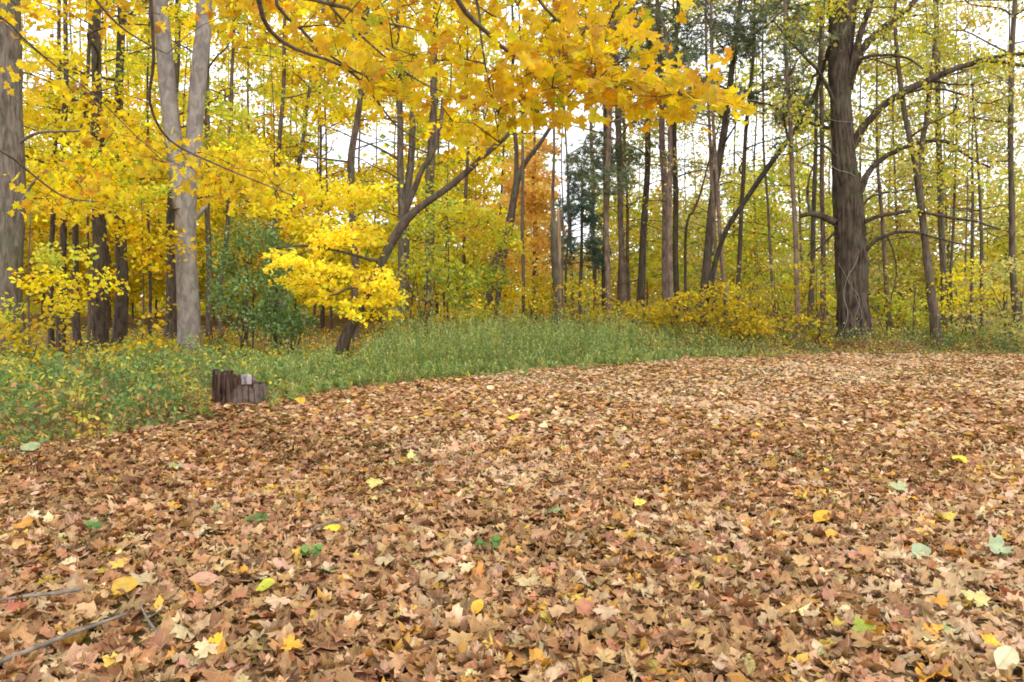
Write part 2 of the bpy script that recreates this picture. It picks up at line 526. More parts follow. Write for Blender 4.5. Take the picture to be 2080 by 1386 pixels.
def ground_mat():
    m, t = newmat('forest_floor')
    N, K = t.nodes, t.links.new
    out = N.new('ShaderNodeOutputMaterial')
    pr = N.new('ShaderNodeBsdfPrincipled'); pr.inputs['Roughness'].default_value = 1.0
    pr.inputs['Specular IOR Level'].default_value = 0.05
    geo = N.new('ShaderNodeNewGeometry')
    vo = N.new('ShaderNodeTexVoronoi'); vo.inputs['Scale'].default_value = 13
    K(geo.outputs['Position'], vo.inputs['Vector'])
    cr = N.new('ShaderNodeValToRGB')
    els = cr.color_ramp.elements
    els[0].position = 0; els[0].color = (.10, .055, .028, 1)
    els[1].position = 1; els[1].color = (.36, .22, .12, 1)
    for p, c in ((.3, (.20, .11, .05, 1)), (.55, (.28, .16, .08, 1)), (.8, (.16, .085, .04, 1))):
        e = els.new(p); e.color = c
    sep = N.new('ShaderNodeSeparateColor'); K(vo.outputs['Color'], sep.inputs[0]); K(sep.outputs[0], cr.inputs[0])
    n2 = N.new('ShaderNodeTexNoise'); n2.inputs['Scale'].default_value = 0.8; n2.inputs['Detail'].default_value = 6
    K(geo.outputs['Position'], n2.inputs['Vector'])
    mr = N.new('ShaderNodeMapRange'); mr.inputs['From Min'].default_value = .47; mr.inputs['From Max'].default_value = .62
    mr.inputs['To Max'].default_value = .7
    K(n2.outputs['Fac'], mr.inputs['Value'])
    mm = N.new('ShaderNodeMix'); mm.data_type = 'RGBA'; mm.inputs[7].default_value = (.095, .10, .035, 1)
    K(mr.outputs['Result'], mm.inputs[0]); K(cr.outputs[0], mm.inputs[6])
    K(mm.outputs[2], pr.inputs['Base Color'])
    bp = N.new('ShaderNodeBump'); bp.inputs['Strength'].default_value = .8; bp.inputs['Distance'].default_value = .02
    K(vo.outputs['Distance'], bp.inputs['Height']); K(bp.outputs[0], pr.inputs['Normal'])
    K(pr.outputs[0], out.inputs[0])
    return m


M['ground'] = ground_mat()

# ================================================================== ground
a = Acc()
xs = np.unique(np.concatenate([np.linspace(-400, -40, 15), np.linspace(-40, 40, 161), np.linspace(40, 400, 15)]))
ys = np.unique(np.concatenate([np.linspace(-60, -5, 10), np.linspace(-5, 45, 101), np.linspace(45, 700, 24)]))
X, Y = np.meshgrid(xs, ys)
Z = gz(X, Y)
V = np.stack([X, Y, Z], -1).reshape(-1, 3)
nx = len(xs)
i = (np.arange(len(ys) - 1)[:, None] * nx + np.arange(nx - 1)[None]).ravel()
a.add(V, None, np.stack([i, i + 1, i + nx + 1, i + nx], -1))
ground = link('ground', a.mesh('ground', M['ground'], smooth=True))
tag(ground, 'brown woodland ground under the fallen leaves and the trees', kind='structure')



# ================================================================== trees
def petiole_free(rs, n, flat):
    """leaf normals: flat=1 nearly horizontal, flat=0 hanging every way"""
    N = rs.randn(n, 3) * (1 - flat * 0.3)
    N[:, 2] = np.abs(N[:, 2]) * .7 + flat * .45
    return N


LEAFM = 1.35     # leaves per spray, overall
# thin places in the woods where the sky comes through: (px, py, rx, ry, share of sprays missing)
THIN = [(700, 440, 90, 28, .95), (740, 290, 100, 55, .93), (655, 335, 60, 40, .7), (1175, 300, 62, 95, .96), (1190, 470, 55, 32, .7), (1148, 400, 26, 120, .93),
        (1490, 110, 100, 70, .7), (1510, 270, 70, 60, .75), (2040, 60, 70, 50, .92), (1960, 470, 70, 60, .7), (80, 150, 50, 40, .85), (215, 165, 32, 45, .85),
        (130, 50, 70, 60, .75), (60, 70, 60, 60, .6), (215, 60, 50, 60, .5), (440, 110, 40, 60, .6), (480, 190, 60, 60, .5), (590, 250, 60, 35, .6), (1830, 420, 60, 50, .5), (1330, 330, 60, 60, .6), (1420, 300, 40, 80, .6),
        (1900, 230, 60, 50, .4), (1950, 660, 40, 20, .8), (1600, 430, 50, 60, .5), (1290, 160, 60, 60, .5)]


def thin_out(C, rs, d):
    if d < 16 or len(C) == 0: return C
    px = C[:, 0] / C[:, 1] * F + 1040
    py = 693 - F * np.tan(np.arctan2(C[:, 2] - CAM_H, C[:, 1]) + PITCH)
    keep = np.ones(len(C), bool)
    for (x, y, a_, b_, p) in THIN:
        keep &= ~((((px - x) / a_) ** 2 + ((py - y) / b_) ** 2 < 1.15) & (rs.uniform(0, 1, len(C)) < p))
    return C[keep]



class Tree:
    def __init__(s, name, label, cat, d, pts, bark, group=None, seed=None, sides=12, top=None, ridges=0, ridge_amp=0, flare=1.35, twig='twig', rough=.07):
        """pts: (px, py, width px) up the trunk; the first is where it leaves the ground"""
        s.seed = seed if seed is not None else (abs(hash_(label)) % 100000)
        s.rs = np.random.RandomState(s.seed)
        s.d = d; s.acc = Acc(); s.twigs = Acc(); s.leaves = Acc(); s.needles = Acc()
        s.bark = bark; s.twigmat = twig
        P, R = [], []
        for k, p in enumerate(pts):
            dd = d + (p[3] if len(p) > 3 else 0)
            P.append(W(p[0], p[1], dd)); R.append(p[2] / F * dd / 2 * (.92 if p[2] > 40 else .86))
        b = P[0].copy()
        P[0] = np.array([b[0], b[1], float(gz(b[0], b[1])) - .1])
        if top is not None and P[-1][2] < top:
            dirn = norm(P[-1] - P[-2]); dirn[0] *= .6; dirn[2] = max(dirn[2], .5)
            k = max(1, int((top - P[-1][2]) / 2.5))
            z0, r0 = P[-1][2], R[-1]
            for q in range(1, k + 1):
                f = q / k
                P.append(P[-1] + dirn * (top - z0) / k / dirn[2] + s.rs.uniform(-.12, .12, 3) * [1, 1, 0]); R.append(r0 * (1 - .72 * f))
        s.base = np.array([P[0][0], P[0][1], float(gz(P[0][0], P[0][1]))])
        P2, R2 = smooth_path(P, R, .3)
        h = P2[:, 2] - s.base[2]
        R2 = R2 * (1 + (flare - 1) * np.exp(-np.clip(h, 0, 9) / .22))
        P2[:, :2] += .012 * np.stack([np.sin(h * 2.1 + s.seed), np.cos(h * 1.7 + s.seed)], -1)
        tube(s.acc, P2, R2, sides, rough, ridges, ridge_amp, seed=s.seed)
        s.P, s.R = P2, R2
        s.sk = [P2[P2[:, 2] > 1.0]]      # skeleton points for twigs
        s.skr = [R2[P2[:, 2] > 1.0]]
        s.root = thing(name, label, cat, s.base, group)

    def limb(s, pts, w0, w1, dd=0.0, dd1=None, step=.25, sides=7):
        """pts: pixels; depth goes from d+dd to d+dd1"""
        dd1 = dd if dd1 is None else dd1
        n = len(pts)
        P = [W(p[0], p[1], s.d + dd + (dd1 - dd) * k / (n - 1)) for k, p in enumerate(pts)]
        R = [(w0 + (w1 - w0) * k / (n - 1)) / F * s.d / 2 for k in range(n)]
        P, R = smooth_path(P, R, step)
        P[1:-1] += s.rs.uniform(-.015, .015, (len(P) - 2, 3))
        tube(s.acc, P, R, sides, .08, seed=s.seed + n)
        s.sk.append(P); s.skr.append(R)
        return P

    def limb3(s, P, r0, r1, sides=6):
        R = np.linspace(r0, r1, len(P))
        P, R = smooth_path(P, R, .3)
        tube(s.acc if r0 > .02 else s.twigs, P, R, sides if r0 > .02 else 4, .05, seed=s.seed + 1)
        s.sk.append(P); s.skr.append(R)
        return P

    def grow(s, C, r=.012):
        """join cluster centres to the skeleton with curved twigs"""
        if len(C) == 0: return
        K = np.concatenate(s.sk); KR = np.concatenate(s.skr)
        base = s.base
        dmin = np.array([np.min(np.linalg.norm(K - c, axis=1)) for c in C])
        for idx in np.argsort(dmin):
            c = C[idx]
            dv = np.linalg.norm(K - c, axis=1) + .5 * np.clip(K[:, 2] - c[2] + .1, 0, 9)
            j = int(np.argmin(dv))
            p = K[j]
            L_ = np.linalg.norm(c - p)
            n = max(2, int(L_ / .22) + 1)
            t = np.linspace(0, 1, n + 1)[:, None]
            side = s.rs.randn(3) * .07 * L_
            Q = p + (c - p) * t + side * np.sin(t * 3.14) + np.array([0, 0, .12 * L_]) * np.sin(t * 3.14)
            r0 = min(max(r, .007 * L_ + .005), max(KR[j] * .8, .005))
            tube(s.twigs, Q, np.linspace(r0, r * .45, n + 1), 3)
            K = np.vstack([K, Q[1:]]); KR = np.concatenate([KR, np.linspace(r0, r * .5, n)])

    def spray(s, C, pal, m=36, R=.42, thick=.09, size=.095, flat=.75, tmpl=None, twig=.011, kind='leaf', curl=.35, grow=True):
        """flat layered sprays of leaves round the cluster centres"""
        C = np.asarray(C, float).reshape(-1, 3)
        if kind != 'needle': C = thin_out(C, s.rs, s.d)
        if len(C) == 0: return
        if grow: s.grow(C, twig)
        rs = s.rs
        n = len(C)
        rr = R * rs.uniform(.6, 1.35, n)
        cnt = np.maximum(3, (m * LEAFM * (rr / R) ** 2 * rs.uniform(.6, 1.3, n)).astype(int))
        idx = np.repeat(np.arange(n), cnt)
        N = len(idx)
        th = rs.uniform(0, 2 * math.pi, N); rad = np.sqrt(rs.uniform(0, 1, N))
        ell = rs.uniform(.5, 1, n)[idx]; ori = rs.uniform(0, 6.28, n)[idx]
        u, v = rad * np.cos(th), rad * np.sin(th) * ell
        dx = (u * np.cos(ori) - v * np.sin(ori)) * rr[idx]; dy = (u * np.sin(ori) + v * np.cos(ori)) * rr[idx]
        tx = rs.uniform(-.35, .35, n)[idx]; ty = rs.uniform(-.35, .35, n)[idx]
        dz = rs.randn(N) * thick + dx * tx + dy * ty - .25 * rr[idx] * rad ** 2
        P = C[idx] + np.stack([dx, dy, dz], -1)
        tone = (1 + .16 * rs.randn(n, 1))[idx]
        if kind == 'needle':
            Nn = rs.randn(N, 3); Nn[:, 2] += 1.1
            add_leaves(s.needles, T_NEEDLE, P, Nn, rs.uniform(0, 6.28, N), size * rs.uniform(.7, 1.3, N), pal_pick(pal, N, rs) * tone, 0, 1)
            return
        Nn = petiole_free(rs, N, flat)
        add_leaves(s.leaves, tmpl or T_QUAD, P, Nn, rs.uniform(0, 6.28, N), 1.15 * size * rs.uniform(.65, 1.25, N),
                   np.clip(pal_pick(pal, N, rs) * tone, .004, .95), curl, 5, s.seed)

    def blob(s, px, py, rx, ry, n, dd=1.0, d0=0.0):
        """n cluster centres in an ellipse of the view, spread dd metres in depth"""
        rs = s.rs
        th = rs.uniform(0, 6.28, n); r = np.sqrt(rs.uniform(0, 1, n))
        return np.array([W(px + rx * r[i] * math.cos(th[i]), py + ry * r[i] * math.sin(th[i]), s.d + d0 + rs.uniform(-dd, dd)) for i in range(n)]).reshape(-1, 3)

    def auto(s, zlo, zhi, nl, L_, pal, per=3, m=34, R=.42, size=.095, rise=.35, kind='leaf', flat=.75, r0=None, thick=.09, face=None):
        """limbs all round the trunk between two heights, with sprays"""
        rs = s.rs; C = []
        for k in range(nl):
            z = zlo + (zhi - zlo) * (k + rs.uniform(0, 1)) / nl
            j = int(np.argmin(np.abs(s.P[:, 2] - z)))
            p = s.P[j]
            az_ = rs.uniform(0, 6.28) if face is None else face + rs.uniform(-1, 1)
            l = L_ * rs.uniform(.55, 1.25)
            e = rise * rs.uniform(.3, 1.6)
            pts = [p]
            for q in range(1, 5):
                f = q / 4
                aa = az_ + rs.uniform(-.22, .22)
                pts.append(p + np.array([math.cos(aa), math.sin(aa), 0]) * l * f + np.array([0, 0, l * e * (f - .35 * f * f)]))
            rr = r0 or max(.014, min(.5 * s.R[j], .011 * l + .01))
            Q = s.limb3(pts, rr, .007, 5)
            for q in range(per):
                f = rs.uniform(.35, 1.05)
                c = Q[min(len(Q) - 1, int(f * (len(Q) - 1)))] + rs.randn(3) * [.32, .32, .12]
                C.append(c)
        C = np.array(C)
        if pal is not None and len(C):
            s.spray(C, pal, m=m, R=R, size=size, kind=kind, flat=flat, thick=thick)

    def build(s, leafmat='leaf', trunk_name='trunk', crown_name='crown'):
        o1 = link(trunk_name, s.acc.mesh(trunk_name, M[s.bark], s.base, smooth=True), s.root)
        if s.twigs.n: link('twigs', s.twigs.mesh('twigs', M[s.twigmat], s.base, smooth=True), s.root)['kind'] = 'stuff'
        if s.leaves.n: link(crown_name, s.leaves.mesh(crown_name, M[leafmat], s.base), s.root)
        if s.needles.n: link(crown_name, s.needles.mesh(crown_name, M['needle'], s.base), s.root)
        return s.root


def hash_(t):
    h = 7
    for ch in t: h = (h * 131 + ord(ch)) % 1000003
    return h


# ---- left edge big grey trunk
t = Tree('maple_tree', 'thick grey furrowed trunk cut by the left edge of the picture', 'tree', 14, [(8, 760, 84), (8, 600, 74), (14, 400, 70), (10, 200, 66), (6, 0, 62)], 'bark_grey', top=11, sides=26, ridges=11, ridge_amp=.03)
t.limb([(34, 500), (38, 430), (62, 378), (95, 345)], 9, 4, -.4)
t.limb([(40, 290), (75, 272), (130, 266), (280, 272)], 7, 3, -.3)
t.spray(t.blob(120, 190, 70, 150, 14, 1.2, 1.5), YELLOW, m=30, R=.4)
t.spray(t.blob(140, 375, 90, 50, 14, 1.0, .5), GOLD, m=32, R=.38)
t.auto(6.2, 10.5, 10, 2.5, GOLD, 4)
t.build()

# ---- dark slender trunks of the left wood
LEFT = [
    ('thin dark trunk second from the left beside the thick grey trunk', 19, [(103, 715, 13), (104, 560, 12), (106, 440, 11), (118, 200, 9), (122, 0, 7)], 'bark_dark', GOLD),
    ('dark trunk right beside the thinner one at the left, slightly thicker', 18, [(122, 722, 22), (125, 600, 18), (128, 420, 15), (132, 180, 11), (134, 0, 9)], 'bark_dark', YELLOW),
    ('dark trunk standing left of the two tall left hand trunks, forked above', 17.5, [(160, 728, 18), (152, 560, 15), (155, 380, 12), (172, 200, 9), (186, 0, 8)], 'bark_dark', GOLD),
    ('tall straight dark trunk, left one of the two tall ones left of the pale maple', 18.5, [(203, 722, 32), (200, 560, 28), (196, 300, 22), (196, 100, 20), (198, 0, 19)], 'bark_dark', YELLOW),
    ('thin dark trunk leaning on the right side of the tall straight dark one', 19, [(216, 715, 13), (217, 560, 11), (210, 420, 11), (205, 200, 8)], 'bark_dark', YGREEN),
    ('tall dark trunk, right one of the two tall ones left of the pale maple', 19.5, [(243, 712, 33), (247, 560, 27), (243, 300, 20), (244, 100, 17), (246, 0, 16)], 'bark_dark', GOLD),
    ('very thin dark stem midway between the tall dark trunk and the forked pale maple', 20, [(306, 705, 8), (304, 560, 7), (302, 420, 6), (300, 250, 5)], 'bark_dark', YELLOW),
    ('dark trunk half hidden behind the left side of the forked pale maple', 22, [(348, 700, 26), (347, 560, 23), (348, 400, 18), (358, 150, 14), (362, 0, 12)], 'bark_dark', YELLOW),
    ('slim grey trunk just right of the forked pale maple by the green bush', 21, [(426, 705, 15), (424, 560, 14), (420, 300, 12), (424, 0, 10)], 'bark_brown', YGREEN),
    ('thin dark crooked trunk behind the green bush, right of the pale maple', 24, [(450, 695, 14), (446, 600, 12), (462, 450, 11), (470, 200, 9)], 'bark_brown', GOLD),
]
for lab, d, pts, bk, pal in LEFT:
    t = Tree('maple_tree', lab, 'tree', d, pts, bk, top=12.5)
    t.auto(3.6, 6.2, 5, 1.9, pal, 4, m=34, R=.45)
    t.auto(6.2, 12, 6, 2.3, YELLOW if d < 19 else YGREEN, 3, m=24, R=.45)
    t.build()

# ---- forked pale maple
t = Tree('maple_tree', 'pale smooth barked maple forked into two stems at the left', 'tree', 16.5,
         [(384, 726, 50), (382, 640, 46), (378, 480, 43), (378, 400, 45), (388, 330, 39), (400, 220, 37), (408, 100, 36), (414, 0, 34)], 'bark_pale', top=12, sides=22, flare=1.25, rough=.05)
P = [W(372, 425, 16.5), W(360, 340, 16.5), W(345, 220, 16.5), (W(330, 60, 16.5)), W(322, -30, 16.6), W(300, -300, 16.8)]
P2, R2 = smooth_path(P, [.20, .175, .165, .15, .145, .08], .3)
tube(t.acc, P2, R2, 18, .05, seed=5); t.sk.append(P2); t.skr.append(R2)
t.limb([(398, 445), (410, 428), (420, 418)], 10, 6, -.2)
t.auto(7.5, 12, 14, 3.0, GOLD, 4)
t.spray(t.blob(330, 120, 90, 120, 10, 1, 1.5), YGREEN, m=28)
t.build()

# ---- yellow layered maples, left middle ground (their foliage carries the left half of the view)
def understory(label, d, px, base, blobs, pal, bark='bark_brown', name='maple_sapling', cat='sapling', w_=8, top=None, m=40, R=.42, size=.09, lean=0, flat=.75):
    pts = [(px, base, w_), (px + lean * .3, base - 90, w_ * .9), (px + lean * .7, base - 220, w_ * .6), (px + lean, base - 330, w_ * .4)]
    t_ = Tree(name, label, cat, d, pts, bark, sides=8, top=top)
    for (bx, by, rx, ry, n, pl) in blobs:
        t_.spray(t_.blob(bx, by, rx, ry, n, .9), pl or pal, m=m, R=R, size=size, flat=flat)
    t_.build()
    return t_


understory('young maple with yellow green layered leaves in front of the thin dark trunks at left', 13, 60, 760,
           [(120, 520, 80, 18, 6, YGREEN), (150, 570, 75, 18, 8, None), (170, 605, 60, 14, 5, None), (60, 665, 60, 25, 5, AMBER), (20, 640, 30, 20, 4, YGREEN), (80, 560, 40, 30, 4, GOLD)], YELLOW, w_=7, R=.32, m=34, size=.08)
understory('young maple with golden leaves between the two tall dark trunks and the pale maple', 15.5, 290, 735,
           [(290, 480, 75, 22, 8, None), (320, 525, 40, 20, 5, None), (240, 460, 40, 20, 4, None), (320, 620, 30, 40, 3, AMBER)], GOLD, w_=5, m=30)
understory('maple with lime yellow layers crossing the tall dark trunks left of the pale maple', 16, 180, 730,
           [(230, 370, 110, 60, 24, YGREEN), (140, 330, 110, 60, 16, YELLOW), (270, 420, 70, 25, 8, BRIGHT)], YELLOW, w_=9)
understory('young maple full of lemon yellow leaves right of the forked pale maple', 17.3, 560, 712,
           [(500, 330, 90, 60, 22, None), (600, 400, 100, 60, 26, None), (470, 250, 60, 60, 12, YGREEN), (610, 440, 50, 30, 8, GOLD), (690, 440, 90, 40, 16, None), (700, 390, 90, 22, 12, None)], BRIGHT, w_=10, top=7)
understory('green and yellow young maple at the middle behind the tall grass', 19, 910, 708,
           [(930, 470, 110, 60, 24, YGREEN), (960, 570, 90, 45, 20, GREENY), (880, 560, 60, 50, 8, YGREEN), (920, 640, 90, 30, 10, AMBER), (1000, 500, 60, 70, 9, AMBER)], YGREEN, w_=4, top=5)

# ---- leaning dark maple with the brightest yellow foliage
t = Tree('maple_tree', 'dark leaning maple with bright yellow foliage rising from the tall grass', 'tree', 15.2,
         [(688, 738, 34), (705, 680, 27), (735, 625, 24), (775, 530, 23), (815, 462, 23), (850, 425, 18), (920, 375, 15), (988, 312, 13), (1050, 250, 10)], 'bark_dark', flare=1.2, top=6)
t.limb([(812, 465), (835, 400), (862, 340), (888, 292), (900, 200)], 14, 8, 0, .5)
t.limb([(775, 530), (720, 520), (640, 500), (560, 505)], 8, 3, 0, -.6)
t.limb([(760, 560), (700, 590), (640, 610)], 7, 3, 0, -.6)
C = []
for k in range(64):
    u = t.rs.uniform(0, 1); x = 560 + 245 * u
    y = t.rs.uniform(512 + 60 * max(0, u - .3), 560 + 85 * min(1, u * 1.6))
    C.append(W(x, y, 15.2 + t.rs.uniform(-1.3, .5)))
t.spray(C, BRIGHT, m=36, R=.27, size=.08, thick=.04, flat=.9)
t.spray(t.blob(680, 470, 110, 30, 16, .8), BRIGHT, m=38, R=.36)
t.spray(t.blob(960, 280, 90, 40, 8, .8), GOLD, m=30)
t.build()

# ---- green bush (honeysuckle-like) right of the pale maple
def bush(label, d, px, base, ox, oy, rx, ry, n, pal, leafmat='leaf_green', name='bush', size=.06, m=46, R=.3, stems=7, flat=.35, cat='bush', tm=None, thick=.1, group=None):
    t_ = Tree(name, label, cat, d, [(px, base, 6), (px + 3, base - 30, 5), (px + 6, (base + oy) / 2, 3.5)], 'bark_brown', sides=6, flare=1.1, group=group)
    b = t_.base
    for k in range(stems):
        e = W(ox + rx * t_.rs.uniform(-.8, .8), oy + ry * t_.rs.uniform(-.7, .3), d + t_.rs.uniform(-.5, .5))
        st = b + np.array([t_.rs.uniform(-.2, .2), t_.rs.uniform(-.2, .2), -.02])
        mid = (st + e) / 2 + t_.rs.uniform(-.15, .15, 3)
        t_.limb3([st, mid, e], .018, .006)
    t_.spray(t_.blob(ox, oy, rx, ry, n, .7), pal, m=m, R=R, size=size, flat=flat, thick=thick, tmpl=tm, twig=.007)
    t_.build(leafmat, 'stem', 'foliage')
    return t_


bush('large dark green bush between the pale maple and the bright yellow leaning maple', 16.9, 500, 712, 505, 560, 95, 110, 90, BUSHG, thick=.14)
bush('green bush arching out behind the left end of the tall grass', 17.5, 590, 715, 575, 640, 60, 40, 26, BUSHG, thick=.12)

# ---- centre trunks
t = Tree('maple_tree', 'grey trunk forked into two near parallel stems behind the leaning maple', 'tree', 23, [(820, 692, 28), (820, 560, 26), (819, 440, 27), (816, 400, 18), (812, 250, 15), (808, 0, 12)], 'bark_grey', top=13)
t.limb([(822, 420), (834, 340), (838, 240), (835, 60)], 18, 10, .1)
t.auto(4, 8.5, 9, 2.2, YGREEN, 3); t.auto(8, 13, 6, 2.4, GOLD, 3)
t.build()
CENTRE = [
    ('dark trunk seen through the yellow leaves above the bright maple', 22, [(722, 695, 20), (720, 480, 18), (712, 330, 18), (730, 220, 14), (745, 60, 11)], 'bark_brown', YELLOW, 4.5),
    ('brown trunk wrapped in yellow leaves right of the forked grey trunk', 22, [(872, 697, 26), (872, 560, 23), (873, 400, 21), (880, 200, 17), (884, 0, 14)], 'bark_brown', YGREEN, 3.2),
    ('slim leaning grey tree left of the bright opening of sky', 24, [(560, 690, 13), (590, 480, 11), (612, 300, 9), (630, 180, 8), (660, 0, 7)], 'bark_brown', YELLOW, 5),
    ('slim grey tree rising behind the lemon yellow maple', 23, [(545, 690, 12), (556, 480, 11), (565, 340, 10), (575, 180, 9), (580, 0, 8)], 'bark_brown', YGREEN, 5),
    ('short thin trunk behind the green young maple in the middle', 26, [(944, 682, 12), (943, 600, 11), (942, 500, 9), (950, 300, 7)], 'bark_brown', AMBER, 3),
    ('dark leaning trunk curving right beneath the hanging gold leaves', 21, [(985, 700, 15), (1000, 560, 17), (1030, 470, 18), (1048, 380, 17), (1065, 335, 12), (1105, 280, 9), (1150, 190, 7)], 'bark_dark', AMBER, 7),
    ('dark upright trunk just right of the leaning one under the hanging gold leaves', 22, [(1005, 697, 12), (1016, 560, 15), (1034, 480, 15), (1046, 400, 13), (1048, 310, 10), (1042, 200, 8)], 'bark_dark', ORANGE, 5),
    ('thin straight stem standing in front of the orange tree', 20, [(1063, 700, 9), (1062, 500, 8), (1061, 340, 7), (1060, 200, 5)], 'bark_brown', None, 5),
]
for lab, d, pts, bk, pal, z0 in CENTRE:
    t = Tree('maple_tree', lab, 'tree', d, pts, bk, top=12.5)
    if pal: t.auto(z0, z0 + 3.5, 6, 1.9, pal, 3); t.auto(8.5, 12, 4, 2.2, GOLD, 3, m=26)
    t.build()

# ---- orange maple far behind
t = Tree('maple_tree', 'bright orange maple beyond the dark leaning trunks in the middle', 'tree', 25, [(1085, 672, 16), (1088, 540, 14), (1085, 380, 10), (1085, 280, 6)], 'bark_brown', top=8)
t.spray(t.blob(1090, 400, 55, 115, 62, 1.5), ORANGE, m=60, R=.5, size=.125)
t.spray(t.blob(1080, 530, 90, 45, 34, 1.5), ORANGE, m=26, R=.5, size=.12)
t.spray(t.blob(970, 440, 45, 40, 9, 1), ORANGE, m=30, R=.5, size=.11)
t.build()

# ---- broken snag
t = Tree('dead_tree', 'broken dead tree with a splintered top and bare orange wood', 'dead tree', 19, [(1133, 708, 24), (1133, 600, 22), (1130, 520, 24), (1130, 452, 23)], 'bark_brown', sides=20, flare=1.1, ridges=6, ridge_amp=.04)
for k, (x0, hh, ww) in enumerate(((1121, 404, 6), (1126, 438, 6), (1138, 390, 6), (1133, 440, 5), (1141, 425, 4))):
    t.limb([(x0, 470), (x0, 440), (x0 + .6, hh)], ww * 1.5, 1.2, -.04 + .03 * k)
ac = Acc()
P = [W(x_, y, 18.92) for x_, y in ((1139, 640), (1137, 560), (1135, 480), (1134, 425))]
P, R = smooth_path(P, [.015, .035, .055, .03], .12)
tube(ac, P, R, 8, .15, seed=3)
link('bare_wood', ac.mesh('bare_wood', M['snag_wood'], t.base, smooth=True), t.root)
t.build()
t = Tree('tree', 'bare thin pole of a tree rising behind the broken dead tree', 'tree', 20, [(1124, 700, 9), (1124, 430, 8), (1125, 300, 6), (1122, 180, 6), (1124, 0, 5)], 'bark_brown', top=12, rough=.03)
t.auto(7, 11, 4, 1.2, None); t.build()
t = Tree('tree', 'hair thin bare stem right of the pole behind the broken dead tree', 'tree', 20.5, [(1143, 700, 4), (1143, 430, 3.4), (1141, 300, 3), (1144, 200, 2.5)], 'bark_brown', rough=.03)
t.build()
t = Tree('tree', 'thin wavy stem in the sky gap right of the broken dead tree', 'tree', 22, [(1150, 695, 6), (1149, 540, 5.5), (1156, 470, 5), (1153, 400, 4), (1160, 350, 3)], 'bark_dark', rough=.1)
t.build()

# ---- spruce / small pine
t = Tree('pine_tree', 'blue green pine with drooping boughs in the gap of sky', 'pine', 23.5, [(1178, 672, 9), (1180, 540, 8), (1183, 400, 6), (1180, 330, 3)], 'bark_brown', rough=.05)
for k in range(30):
    y = 350 + k * 6.5
    l = 14 + (y - 350) * .22
    sgn = 1 if k % 2 else -1
    l *= t.rs.uniform(.6, 1.25)
    Q = t.limb([(1181, y), (1181 + sgn * l * .5, y + 4), (1181 + sgn * l, y - 3)], 2.2, 1, 0, t.rs.uniform(-1.2, 1.2))
    t.spray(Q[2:] + t.rs.uniform(-.1, .1, Q[2:].shape), SPRUCE, m=8, R=.24, thick=.05, size=.17, kind='needle', grow=False)
t.build()

